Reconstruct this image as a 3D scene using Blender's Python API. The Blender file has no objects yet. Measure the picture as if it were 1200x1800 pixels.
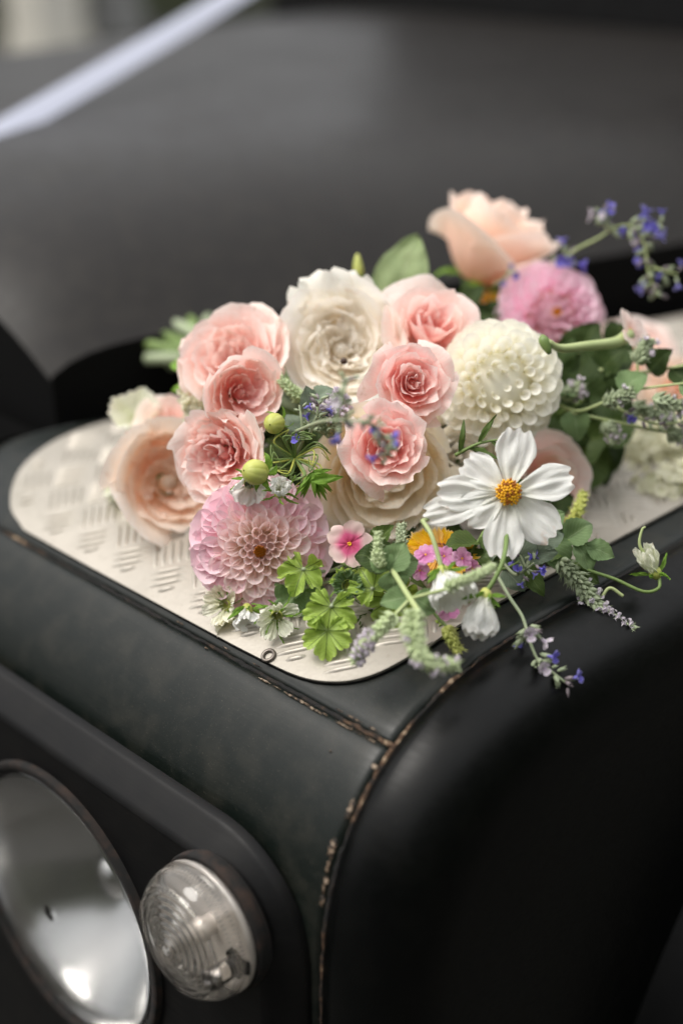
import bpy, bmesh, math, random
from mathutils import Vector, Matrix, Quaternion, noise
from mathutils.geometry import delaunay_2d_cdt
R = math.radians
S = bpy.context.scene
COL = S.collection

# ---------------------------------------------------------------- camera, sky, sun, exposure
cam_d = bpy.data.cameras.new('camera'); cam = bpy.data.objects.new('camera', cam_d); COL.objects.link(cam)
cam_d.sensor_fit = 'HORIZONTAL'; cam_d.sensor_width = 24.0; cam_d.lens = 50.0
cam_d.clip_start = 0.02; cam_d.clip_end = 500
cam.location = (0.376, -0.364, 0.355)
cam.rotation_euler = (R(65), 0, R(45))
cam_d.dof.use_dof = True; cam_d.dof.focus_distance = 0.728; cam_d.dof.aperture_fstop = 2.2
cam_d.dof.aperture_blades = 9
S.camera = cam
S.view_settings.view_transform = 'Standard'; S.view_settings.look = 'None'
S.view_settings.gamma = 1; S.view_settings.use_curve_mapping = False
S.view_settings.exposure = 0.92
S.cycles.max_bounces = 20; S.cycles.diffuse_bounces = 10; S.cycles.glossy_bounces = 6; S.cycles.transmission_bounces = 16
SUN_EL, SUN_ROT = R(58), R(215)
w = bpy.data.worlds.new('World'); S.world = w; w.use_nodes = True
t = w.node_tree; bg = t.nodes['Background']
sky = t.nodes.new('ShaderNodeTexSky'); sky.sky_type = 'NISHITA'; sky.sun_disc = False
sky.sun_elevation = SUN_EL; sky.sun_rotation = SUN_ROT; sky.air_density = 1.0; sky.dust_density = 4.0; sky.ozone_density = 0.6
# overcast: the blue sky is mostly covered by an even, softly mottled layer of cloud
tc = t.nodes.new('ShaderNodeTexCoord'); cn = t.nodes.new('ShaderNodeTexNoise'); cn.inputs['Scale'].default_value = 2.2; cn.inputs['Detail'].default_value = 5
cr = t.nodes.new('ShaderNodeValToRGB'); cr.color_ramp.elements[0].color = (6.6, 6.6, 6.6, 1); cr.color_ramp.elements[1].color = (11.2, 11.1, 10.9, 1)
cr.color_ramp.elements[0].position = .3; cr.color_ramp.elements[1].position = .7
mx = t.nodes.new('ShaderNodeMix'); mx.data_type = 'RGBA'; mx.inputs[0].default_value = .82
t.links.new(tc.outputs['Generated'], cn.inputs['Vector']); t.links.new(cn.outputs['Fac'], cr.inputs['Fac'])
# an overcast sky is about three times as bright overhead as at the horizon
sx = t.nodes.new('ShaderNodeSeparateXYZ'); t.links.new(tc.outputs['Generated'], sx.inputs[0])
mr = t.nodes.new('ShaderNodeMapRange'); mr.inputs[1].default_value = 0; mr.inputs[2].default_value = 1; mr.inputs[3].default_value = .42; mr.inputs[4].default_value = 1.26
t.links.new(sx.outputs[2], mr.inputs[0]); vm = t.nodes.new('ShaderNodeVectorMath'); vm.operation = 'SCALE'
t.links.new(cr.outputs[0], vm.inputs[0]); t.links.new(mr.outputs[0], vm.inputs['Scale'])
t.links.new(sky.outputs[0], mx.inputs[6]); t.links.new(vm.outputs[0], mx.inputs[7]); t.links.new(mx.outputs[2], bg.inputs[0])
bg.inputs[1].default_value = 0.10
sd = bpy.data.lights.new('sun', 'SUN'); sd.energy = 1.3; sd.angle = R(28); sd.color = (1, .965, .91)
sun = bpy.data.objects.new('sun', sd); COL.objects.link(sun)
# Nishita sun_rotation is clockwise from +Y: direction to the sun
sdir = Vector((math.sin(SUN_ROT)*math.cos(SUN_EL), math.cos(SUN_ROT)*math.cos(SUN_EL), math.sin(SUN_EL)))
sun.rotation_euler = sdir.to_track_quat('Z', 'Y').to_euler()

# ---------------------------------------------------------------- helpers
def lin(r, g, b):
    f = lambda c: ((c/255+.055)/1.055)**2.4 if c > 10 else c/255/12.92
    return (f(r), f(g), f(b), 1)
class NT:
    def __init__(s, name):
        s.m = bpy.data.materials.new(name); s.m.use_nodes = True; s.t = s.m.node_tree
        s.p = s.t.nodes['Principled BSDF']; s.out = s.t.nodes['Material Output']
    def n(s, typ, **kw):
        x = s.t.nodes.new('ShaderNode'+typ)
        for k, v in kw.items(): setattr(x, k, v)
        return x
    def set(s, sock, v):
        if isinstance(v, bpy.types.NodeSocket): s.t.links.new(v, sock)
        elif isinstance(v, (tuple, list)) and len(v) == 3 and len(sock.default_value) == 4: sock.default_value = (*v, 1)
        else: sock.default_value = v
    def math(s, op, a, b=0.0, c=0.0):
        x = s.n('Math', operation=op); s.set(x.inputs[0], a); s.set(x.inputs[1], b); s.set(x.inputs[2], c); return x.outputs[0]
    def ramp(s, fac, *st):
        x = s.n('ValToRGB'); e = x.color_ramp.elements
        while len(e) < len(st): e.new(.5)
        for i, (p, c) in enumerate(st): e[i].position = p; e[i].color = c if len(c) == 4 else (*c, 1)
        s.set(x.inputs[0], fac); return x.outputs[0]
    def mix(s, f, a, b, mode='MIX'):
        x = s.n('Mix', data_type='RGBA', blend_type=mode); s.set(x.inputs[0], f); s.set(x.inputs[6], a); s.set(x.inputs[7], b); return x.outputs[2]
    def noise(s, scale, detail=4, vec=None, rough=.5):
        x = s.n('TexNoise'); x.inputs['Scale'].default_value = scale; x.inputs['Detail'].default_value = detail; x.inputs['Roughness'].default_value = rough
        s.t.links.new(vec if vec else s.obj(), x.inputs['Vector']); return x.outputs['Fac']
    def coord(s):
        if not hasattr(s, '_c'): s._c = s.n('TexCoord')
        return s._c
    def obj(s): return s.coord().outputs['Object']
    def uv(s):
        x = s.n('SeparateXYZ'); s.t.links.new(s.coord().outputs['UV'], x.inputs[0]); return x.outputs[0], x.outputs[1]
    def bump(s, h, st=.3, dist=.001):
        x = s.n('Bump'); x.inputs['Strength'].default_value = st; x.inputs['Distance'].default_value = dist
        s.set(x.inputs['Height'], h); s.t.links.new(x.outputs[0], s.p.inputs['Normal']); return x.outputs[0]
    def pr(s, **kw):
        for k, v in kw.items(): s.set(s.p.inputs[k.replace('_', ' ')], v)
        return s
    def translucent(s, col, f, normal=None):
        tr = s.n('BsdfTranslucent'); s.set(tr.inputs[0], col)
        if normal: s.t.links.new(normal, tr.inputs['Normal'])
        ms = s.n('MixShader'); s.set(ms.inputs[0], f)
        s.t.links.new(s.p.outputs[0], ms.inputs[1]); s.t.links.new(tr.outputs[0], ms.inputs[2]); s.t.links.new(ms.outputs[0], s.out.inputs[0])

def mesh(name, vs, fs, mat=None, uvs=None, smooth=True):
    me = bpy.data.meshes.new(name); me.from_pydata([tuple(v) for v in vs], [], fs)
    if smooth: me.polygons.foreach_set('use_smooth', [True]*len(me.polygons))
    if uvs:
        l = me.uv_layers.new(name='UVMap')
        for lp in me.loops: l.data[lp.index].uv = uvs[lp.vertex_index]
    if mat: me.materials.append(mat)
    me.update(); return me
def link(name, me, parent=None, mtx=None):
    o = bpy.data.objects.new(name, me); COL.objects.link(o)
    if parent: o.parent = parent
    if mtx is not None: o.matrix_local = mtx
    return o
def tag(o, label=None, cat=None, group=None, kind=None):
    for k, v in (('label', label), ('category', cat), ('group', group), ('kind', kind)):
        if v: o[k] = v
    return o
def thing(name, label, cat, loc=(0, 0, 0), axis=None, roll=0, group=None):
    o = bpy.data.objects.new(name, None); COL.objects.link(o); o.empty_display_size = .01
    m = Matrix.Translation(loc)
    if axis is not None:
        q = Vector((0, 0, 1)).rotation_difference(Vector(axis)); m = m @ q.to_matrix().to_4x4() @ Matrix.Rotation(roll, 4, 'Z')
    o.matrix_world = m; tag(o, label, cat, group); return o
def grid(nu, nv, fn, closed=False):
    """fn(u, v) with u, v in 0..1 -> point; returns verts, faces, uvs"""
    vs, uvs, fs = [], [], []
    for j in range(nv+1):
        for i in range(nu if closed else nu+1):
            vs.append(fn(i/nu, j/nv)); uvs.append((i/nu, j/nv))
    w_ = nu if closed else nu+1
    for j in range(nv):
        for i in range(nu):
            a = j*w_+i; b = j*w_+(i+1) % w_
            fs.append((a, b, b+w_, a+w_))
    return vs, fs, uvs
def join(parts):
    V, F, U = [], [], []
    for p in parts:
        o = len(V); V += [Vector(v) for v in p[0]]; F += [tuple(i+o for i in f) for f in p[1]]
        U += list(p[2]) if len(p) > 2 and p[2] else [(0.5, 0.5)]*len(p[0])
    return V, F, U
def frames(pts):
    pts = [Vector(p) for p in pts]; out = []; up = None
    for i, p in enumerate(pts):
        d = (pts[min(i+1, len(pts)-1)]-pts[max(i-1, 0)]).normalized()
        if up is None: up = d.orthogonal().normalized()
        up = (up-d*up.dot(d)).normalized(); out.append((p, d, up, d.cross(up)))
    return out
def tube(pts, rad, n=8, cap=True):
    fr = frames(pts); vs, fs, uv = [], [], []
    for i, (p, d, a, b) in enumerate(fr):
        r = rad(i/(len(fr)-1)) if callable(rad) else rad
        for k in range(n):
            t_ = 2*math.pi*k/n; vs.append(p+a*r*math.cos(t_)+b*r*math.sin(t_)); uv.append((k/n, i/(len(fr)-1)))
    for i in range(len(fr)-1):
        for k in range(n):
            fs.append((i*n+k, i*n+(k+1) % n, (i+1)*n+(k+1) % n, (i+1)*n+k))
    if cap: fs.append(tuple(range(n-1, -1, -1))); fs.append(tuple(range(len(vs)-n, len(vs))))
    return vs, fs, uv
def lathe(prof, n=32, close=False):
    vs = [(r*math.cos(2*math.pi*k/n), r*math.sin(2*math.pi*k/n), z) for r, z in prof for k in range(n)]
    m = len(prof); fs = []
    for i in range(m if close else m-1):
        for k in range(n):
            j = (i+1) % m; fs.append((i*n+k, i*n+(k+1) % n, j*n+(k+1) % n, j*n+k))
    return vs, fs, [(k/n, i/m) for i in range(m) for k in range(n)]
def curve(pts, n=16):
    """Catmull-Rom through the points"""
    P = [Vector(p) for p in pts]; P = [P[0]*2-P[1]]+P+[P[-1]*2-P[-2]]; out = []
    seg = len(P)-3
    for k in range(n+1):
        x = k/n*seg; i = min(int(x), seg-1); f = x-i; a, b, c, d = P[i:i+4]
        out.append(.5*((2*b)+(c-a)*f+(2*a-5*b+4*c-d)*f*f+(3*b-a-3*c+d)*f**3))
    return out
def xf(part, m):
    return [m @ Vector(v) for v in part[0]], part[1], part[2] if len(part) > 2 else None
def look(loc, z, x=None, s=1.0):
    """matrix with local Z along z, local Y leaning to x"""
    z = Vector(z).normalized(); y = Vector(x) if x is not None else z.orthogonal()
    y = (y-z*y.dot(z)); y = y.normalized() if y.length > 1e-5 else z.orthogonal().normalized()
    xx = y.cross(z)
    sc = s if isinstance(s, (tuple, list)) else (s, s, s)
    m = Matrix(((xx.x, y.x, z.x), (xx.y, y.y, z.y), (xx.z, y.z, z.z))).to_4x4()
    return Matrix.Translation(loc) @ m @ Matrix.Diagonal((*sc, 1))
def nz(x, y=0, z=0): return noise.noise(Vector((x, y, z)))

# ---------------------------------------------------------------- materials of the vehicle and ground
def paint(name, base, rough, dust=.25, bumpy=True, spec=.30):
    k = NT(name); n1 = k.noise(9, 5); n2 = k.noise(900, 2); n3 = k.noise(60, 6)
    d = k.math('MULTIPLY', k.ramp(n3, (.45, (0, 0, 0)), (.75, (1, 1, 1))), dust)
    c = k.mix(d, base, lin(70, 66, 58))
    specks = k.ramp(k.noise(420, 3), (.74, (0, 0, 0)), (.80, (1, 1, 1)))
    c = k.mix(k.math('MULTIPLY', specks, .12), c, lin(150, 140, 120))
    mp = k.n('Mapping'); mp.inputs['Scale'].default_value = (3, 26, 60); mp.inputs['Rotation'].default_value = (.3, .5, .8); k.t.links.new(k.obj(), mp.inputs['Vector']); scr = k.noise(9, 5, mp.outputs[0], .7)
    smear = k.ramp(scr, (.42, (0, 0, 0)), (.72, (1, 1, 1)))
    c = k.mix(k.math('MULTIPLY', k.ramp(k.noise(1400, 2), (.66, (0, 0, 0)), (.72, (1, 1, 1))), dust*1.2), c, lin(118, 112, 100))
    r = k.math('ADD', k.math('ADD', k.math('MULTIPLY', n1, .16), rough-.10), k.math('MULTIPLY', smear, .10))
    k.pr(Base_Color=c, Roughness=k.math('ADD', r, k.math('MULTIPLY', n3, .10)), Specular_IOR_Level=spec)
    if bumpy: k.bump(k.math('ADD', k.noise(11, 3), k.math('ADD', k.math('MULTIPLY', n2, .015), k.math('MULTIPLY', smear, .02))), .30, .003)
    return k.m
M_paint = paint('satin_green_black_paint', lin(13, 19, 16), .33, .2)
M_side_shade = paint('side_panel_paint_shaded', lin(5, 6, 6), .30, .02, spec=.17)  # near-black copy of the body paint, the side's shade put into its colour
M_bonnet = paint('bonnet_matt_paint', lin(23, 20, 18), .36, .12, spec=.22)
M_surround = paint('black_plastic_surround', lin(9, 9, 10), .40, .04, spec=.2)
M_black = NT('black_rubber_and_shade').pr(Base_Color=lin(7, 7, 7), Roughness=.8, Specular_IOR_Level=.12).m  # rubber parts, and black standing in for shade in gaps and under the bonnet
k = NT('chipped_seam_sealer')
c = k.ramp(k.math('ADD', k.math('MULTIPLY', k.noise(260, 4), .35), k.math('MULTIPLY', k.noise(24, 3), .65)), (.46, lin(8, 7, 6)), (.54, lin(32, 23, 16)), (.61, lin(80, 58, 40)), (.68, lin(160, 140, 116)))
k.pr(Base_Color=c, Roughness=.85); k.bump(k.noise(900, 3), .9, .001); M_seam = k.m
k = NT('bare_chipped_metal'); k.pr(Base_Color=k.ramp(k.noise(420, 4), (.42, lin(24, 18, 14)), (.50, lin(92, 72, 54)), (.62, lin(150, 134, 116))), Roughness=.7); M_chip = k.m
k = NT('weathered_pale_aluminium')
n1 = k.noise(26, 6); n2 = k.noise(240, 4)
c = k.mix(n1, lin(148, 142, 132), lin(192, 185, 174)); c = k.mix(k.ramp(n2, (.6, (0, 0, 0)), (.8, (.35, .35, .35))), c, lin(120, 112, 98))
st_ = k.ramp(k.noise(13, 7, rough=.7), (.50, (0, 0, 0)), (.68, (.55, .55, .55))); c = k.mix(st_, c, lin(118, 114, 102)); k.pr(Base_Color=c, Roughness=.44, Metallic=.35); k.bump(k.noise(500, 3), .25, .0005); M_plate = k.m
k = NT('chrome_reflector'); k.pr(Base_Color=(.52, .52, .52), Metallic=1., Roughness=.19); M_refl = k.m
k = NT('dull_steel_rim'); k.pr(Base_Color=k.mix(k.noise(40), lin(96, 84, 74), lin(150, 146, 142)), Metallic=.8, Roughness=.4); M_rim = k.m
k = NT('steel_screw'); k.pr(Base_Color=(.5, .5, .52), Metallic=1., Roughness=.25); M_steel = k.m
def glass(name, col, rough, ior=1.46):
    k = NT(name); k.pr(Base_Color=col, Roughness=rough, IOR=ior, Transmission_Weight=1.0); return k.m
M_glass = glass('headlight_glass', (.95, .95, .94), .10)
k = NT('clear_yellowed_plastic'); k.pr(Base_Color=(.94, .91, .87), Roughness=.03, IOR=1.45, Transmission_Weight=1.0)
k.bump(k.noise(300, 2), .04, .0004); M_lens = k.m
k = NT('lamp_base_white'); k.pr(Base_Color=k.mix(k.noise(30), lin(216, 210, 206), lin(242, 238, 234)), Roughness=.35, Metallic=.3); M_lampbase = k.m
k = NT('rusty_grime'); k.pr(Base_Color=k.ramp(k.noise(120, 5), (.45, lin(10, 9, 8)), (.75, lin(46, 32, 24))), Roughness=.9); M_rust = k.m
k = NT('window_glass_dark'); k.pr(Base_Color=(.05, .055, .06), Roughness=.04, Specular_IOR_Level=.6); M_window = k.m

# ---------------------------------------------------------------- the setting: ground and what stands far behind
k = NT('worn_asphalt'); k.pr(Base_Color=k.ramp(k.noise(6, 8, rough=.7), (.3, lin(34, 34, 31)), (.7, lin(64, 62, 57))), Roughness=.95); k.bump(k.noise(30, 6), .6, .02); M_gravel = k.m
v, f_, u = grid(24, 24, lambda a, b: ((a-.5)*240, (b-.5)*240, -1.05+.01*nz(a*90, b*90)))
tag(link('ground', mesh('ground', v, f_, M_gravel, u)), kind='structure')

def leafy(name, a, b):
    k = NT(name); c = k.mix(k.noise(5, 4), lin(*a), lin(*b)); k.pr(Base_Color=c, Roughness=.6); return k.m
M_hedge = leafy('hedge_leaves', (34, 42, 20), (66, 72, 34)); M_bark = NT('bark').pr(Base_Color=lin(60, 48, 38), Roughness=.9).m
def hedge(p0, p1, h, th, label, seed, n=9000):
    """a clipped hedge: one lumpy dark core and many leaf sized faces standing out of it, ends closed"""
    rnd = random.Random(seed); p0 = Vector((*p0, -1.05)); p1 = Vector((*p1, -1.05)); L = (p1-p0).length; d = (p1-p0)/L; s = Vector((-d.y, d.x, 0))
    root = thing('hedge', label, 'hedge', (p0+p1)/2)
    def core(a, b):
        x = (a-.5)*L*.995; t_ = b*math.pi; r = .5*th*.86
        y = -r*math.cos(t_)*(1.0); z = min(1, math.sin(t_)*1.6)*h*.95
        q = .12*nz(x*1.3, y*2+seed, z*1.5); return d*x+s*(y*(1+q))+Vector((0, 0, z*(1+q*.5)))
    v, f_, u = grid(60, 16, core); link('foliage', mesh('foliage', v, f_, M_hedge, u), root)
    V, F = [], []
    for i in range(n):
        a = rnd.random(); b = rnd.random()**.8*.96+.02
        if rnd.random() < .5: b = .02+b*.4
        c = core(a, b)+Vector((rnd.gauss(0, .05), rnd.gauss(0, .05), rnd.gauss(0, .05)))
        q = Vector((rnd.gauss(0, 1), rnd.gauss(0, 1), rnd.gauss(0, 1))).normalized(); e = q.orthogonal().normalized()*rnd.uniform(.03, .07); g = q.cross(e)*.55
        o = len(V); V += [c-e, c+g, c+e, c-g]; F.append((o, o+1, o+2, o+3))
    tag(link('leaves', mesh('leaves', V, F, M_hedge, smooth=False), root), kind='stuff')
    for i in range(int(L/1.2)):
        x = (-.5+(i+.5)/int(L/1.2))*L; v, f_, u = tube([d*x, d*x+Vector((.02, .01, h*.5))], .04, 6); link('stem', mesh('stem', v, f_, M_bark, u), root)
hedge((-10.0, 2.0), (-11.8, 14.0), 3.0, 1.2, 'tall dark green hedge standing far behind the vehicle, blurred', 3)
hedge((4.4, -6), (6.0, 12), 6.2, 1.6, 'unseen tall dark hedge added along the right side to darken the reflections in the paint', 5, 6000)  # added out of view to block low sky and blacken the side

hedge((-1.5, -8), (6, -7), 4.6, 1.6, 'unseen dark hedge added in front of the vehicle to darken its front panels', 6, 7000)  # added out of view so the front faces reflect something dark

def pillar(x, y, wd, h, m, label):
    root = thing('gate_pillar', label, 'pillar', (x, y, -1.05))
    def bx(nm, z0, z1, hw, mt):
        bm = bmesh.new(); bmesh.ops.create_cube(bm, size=1); bmesh.ops.scale(bm, vec=(hw*2, hw*2, z1-z0), verts=bm.verts)
        bmesh.ops.translate(bm, vec=(0, 0, (z0+z1)/2), verts=bm.verts); bmesh.ops.bevel(bm, geom=bm.edges[:], offset=.015, segments=2, affect='EDGES', clamp_overlap=True)
        me = bpy.data.meshes.new(nm); bm.to_mesh(me); bm.free(); me.materials.append(mt); link(nm, me, root)
    bx('base_block', 0, .22, wd*.5+.03, m); bx('shaft', .22, h, wd*.5, m); bx('cap', h, h+.1, wd*.5+.05, m)
k = NT('white_render'); k.pr(Base_Color=k.mix(k.noise(3), lin(196, 192, 180), lin(225, 221, 212)), Roughness=.9); M_wr = k.m
k = NT('grey_render'); k.pr(Base_Color=k.mix(k.noise(4), lin(118, 118, 118), lin(150, 150, 148)), Roughness=.9); M_gr = k.m
pillar(*(-8.5024, 5.5894, -1.0500)[:2], .40, 2.0, M_wr, 'white rendered gate pillar in front of the hedge, blurred')
pillar(*(-9.7038, 7.0804, -1.0500)[:2], .30, 2.0, M_gr, 'grey rendered gate pillar behind the ribbon, blurred')

# ---------------------------------------------------------------- the parked vehicle
car = thing('parked_car', 'old boxy off-road car in satin black-green paint with chipped seams, bouquet on its wing', 'car', (-.6, 1.2, -1.05))
CI = car.matrix_world.inverted()
def part(name, p, mat, parent=car, smooth=True, label=None):
    v, f_, u = (p+(None,))[:3] if len(p) == 2 else p
    if parent == car: v = [CI @ Vector(q) for q in v]
    o = link(name, mesh(name, v, f_, mat, u, smooth), parent)
    if label: o['label'] = label
    return o
N_ = 2.7
def prof(s):
    """wing section in YZ: s<0 flat top (metres behind the bend), 0..1 the bend, s>1 straight down"""
    if s < 0: return .156-s, 0.0
    if s > 1: return -.0035, -.155-(s-1)*.45
    a = s*math.pi/2
    return .156-.1595*math.sin(a)**(2/N_), -.155+.155*math.cos(a)**(2/N_) if a < math.pi/2-1e-6 else -.155
def pn(s):
    e = .004; y0, z0 = prof(s-e); y1, z1 = prof(s+e); t_ = Vector((y1-y0, z1-z0)).normalized(); return -t_.y*-1, t_.x*-1 if False else -t_.x
def nrm(s):
    e = .006; y0, z0 = prof(s-e); y1, z1 = prof(s+e); ty, tz = y1-y0, z1-z0; l = math.hypot(ty, tz); return tz/l, -ty/l   # outward (-y, +z)
def s_at_y(y):
    lo, hi = 0, 1
    for _ in range(40):
        m_ = (lo+hi)/2
        if prof(m_)[0] > y: lo = m_
        else: hi = m_
    return lo
def surf_z(y):
    return 0.0 if y > .156 else prof(s_at_y(y))[1]
SJ = s_at_y(.0455)
def dent(x, y, z): return .0009*nz(x*7, y*7, z*7)
def xin(y): return -.405 + max(0, y-.10)*.305       # inner edge of the wing top
def panel(x0, x1, s0, s1, nu, nv, lipx0=False, lipx1=True, lips0=False, lips1=False):
    """wing panel with its edges turned down at the seams"""
    def fn(u, v):
        # outermost rows are the turned-down lips
        uu = min(max((u*nu-1)/(nu-2), 0), 1); vv = min(max((v*nv-1)/(nv-2), 0), 1)
        s = s0+(s1-s0)*vv; y, z = prof(s)
        a = x0(y) if callable(x0) else x0; x = a+(x1-a)*uu
        ny, nzz = nrm(s); dep = 0
        if (u == 0 and lipx0) or (u == 1 and lipx1): dep = .006
        if (v == 0 and lips0) or (v == 1 and lips1): dep = .006
        h = dent(x, y, z)
        # softened shoulder beside the seam
        if lipx1: h -= .0011*math.exp(-((x1-x)/.0035)**2)
        if lips0: h -= .0011*math.exp(-(abs(s-s0)*.22/.0035)**2)
        if lips1: h -= .0011*math.exp(-(abs(s-s1)*.22/.0035)**2)
        return (x, y+ny*(h-dep), z+nzz*(h-dep))
    return grid(nu, nv, fn)
def warp_s(n): pass
part('wing_top_panel', panel(xin, -.0012, -.85, SJ-.005, 90, 150, lips1=True), M_paint)
fw_ = panel(-.62, -.0012, SJ+.005, 2.1, 150, 110, lips0=True)
def hole(f): c = sum((Vector(fw_[0][i]) for i in f), Vector())/4; return any(math.hypot(c.x-a, c.z-b) < r for a, b, r in ((-.1925, -.1945, .0905), (-.056, -.1235, .032)))
part('front_wing_panel', (fw_[0], [f for f in fw_[1] if not hole(f)], fw_[2]), M_paint)
# side panel: rounded over by 45 mm, then flat
def side(u, v):
    s = -.9+v*3.2; y, z = prof(s); ny, nzz = nrm(s); rho = .046
    if u <= .5:
        if u == 0: return (.0012, y-ny*.006, z-nzz*.006)
        a = (u-1/28)/(.5-1/28)*math.pi/2; e = 2/2.3
        sx = math.sin(a)**e; cz = max(math.cos(a), 0)**e; h = dent(y, z, 3)-.0011*math.exp(-(sx*rho/.0035)**2)
        return (.0012+rho*sx, y-ny*(rho*(1-cz)-h), z-nzz*(rho*(1-cz)-h))
    k_ = (u-.5)*2; y0, z0 = y-ny*rho, z-nzz*rho
    # lower arch of the wheel opening on the flat side
    ty, tz = side_target(v); return (.0476+.0012*nz(y*5, z*5), y0+(ty-y0)*k_, z0+(tz-z0)*k_)
AC = (.55, -.45); AR = .367
def side_target(v):
    # v 0 (rear, top) .. 1 (front, bottom): run along the wheel arch then the front lower edge
    if v < .62:
        a = R(35)+(v/.62)*(R(180)-R(35)); return AC[0]+AR*math.cos(a), AC[1]+AR*math.sin(a)
    q = (v-.62)/.38; return AC[0]-AR+.02*q, AC[1]-.32*q
part('side_wing_panel', grid(28, 160, side), M_side_shade)
# wheel arch eyebrow
def brow(u, v):
    a = R(20)+v*R(178); yy, zz = AC[0]+AR*math.cos(a), AC[1]+AR*math.sin(a)
    pr_ = [(-.004, .012), (.03, .004), (.05, -.012), (.052, -.03), (.03, -.034), (-.02, -.034)]
    x = u*5; i = min(int(x), 4); q = x-i; px = pr_[i][0]*(1-q)+pr_[i+1][0]*q; pr2 = pr_[i][1]*(1-q)+pr_[i+1][1]*q
    return (.05+px, yy+math.cos(a)*pr2, zz+math.sin(a)*pr2)
part('wheel_arch_trim', grid(15, 60, brow), M_surround)
# tyre and hub behind the arch
def at(p, m): return xf(p, m)
mw = Matrix.Translation((-.08, .55, -.62)) @ Matrix.Rotation(math.pi/2, 4, 'Y')
tyre = part('front_wheel', at(lathe([(.02, .10), (.12, .11), (.2, .09), (.21, .11)], 40), mw), M_rim)
tp = lathe([(.2, .09), (.25, .115), (.33, .115), (.355, .10), (.36, 0), (.355, -.10), (.33, -.115), (.2, -.09)], 64)
vv = [CI @ (mw @ Vector(q)) for q in tp[0]]
o = link('tyre', mesh('tyre', vv, tp[1], M_black, tp[2]), tyre)
# seams: uneven beads of cracked sealer lying in the gaps
def seam(name, pts, r, seed):
    rnd = random.Random(seed); P = curve(pts, 170)
    return part(name, tube([p+Vector((rnd.gauss(0, .00025), rnd.gauss(0, .00025), rnd.gauss(0, .00025))) for p in P], lambda t_: r*(1+.5*nz(t_*23, seed)+.25*nz(t_*90, seed)), 8), M_seam)
def sp(s, off): y, z = prof(s); ny, q = nrm(s); return y+ny*off, z+q*off
seam('seam_bead', [(x, *sp(SJ, -.0022)) for x in [-.62+.04*i for i in range(16)]+[-.001]], .0014, 4)
seam('seam_bead', [(0, *sp(s, -.0024)) for s in [-.85+.1*i for i in range(9)]+[i/14 for i in range(15)]+[1.1, 1.3, 1.6, 2.0]], .0014, 9)
# black strips standing in for the shade under the gaps
part('seam_gap_shade', grid(2, 160, lambda u, v: (-.006+u*.012, *sp(-.85+v*2.9, -.0062))), M_black)
part('seam_gap_shade', grid(60, 2, lambda u, v: (-.62+u*.62, *sp(SJ-.02+v*.04, -.0065))), M_black)
# flaked-off chips beside the vertical seam
def chip(x, s, w_, h_, seed):
    def fn(u, v):
        a = v*2*math.pi; rr = u*(1+.55*nz(math.cos(a)*1.6, math.sin(a)*1.6, seed)+.5*nz(math.cos(a)*5, math.sin(a)*5, seed)); px, ps = x+w_*rr*math.cos(a), s+h_*rr*math.sin(a)
        y, z = sp(ps, .0005-.0006*u**3); return (px, y, z)
    part('paint_chip', grid(3, 30, fn), M_chip)
for a in ((-.0046, .690, .0021, .022, 1), (-.0040, .735, .0011, .012, 3), (-.0032, .60, .0014, .016, 5), (-.0068, 1.18, .0020, .014, 6), (-.028, .5, .0009, .003, 8), (-.030, SJ+.014, .0060, .0022, 10), (-.050, SJ+.015, .0050, .0030, 11), (-.064, SJ+.013, .0070, .0026, 13), (-.012, SJ+.013, .0040, .002, 14)): chip(*a)
for q in range(20):
    rq = random.Random(q); xx = -.008-.16*rq.random()**1.5; chip(xx, SJ+rq.choice((-.013, .012)), rq.uniform(.0012, .0045), rq.uniform(.0012, .0026), 20+q)
for q in range(7):
    rq = random.Random(q+60); chip(rq.uniform(-.0038, -.0022), .2+.8*rq.random()**.6, rq.uniform(.0006, .0018), rq.uniform(.004, .016), 60+q)

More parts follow.
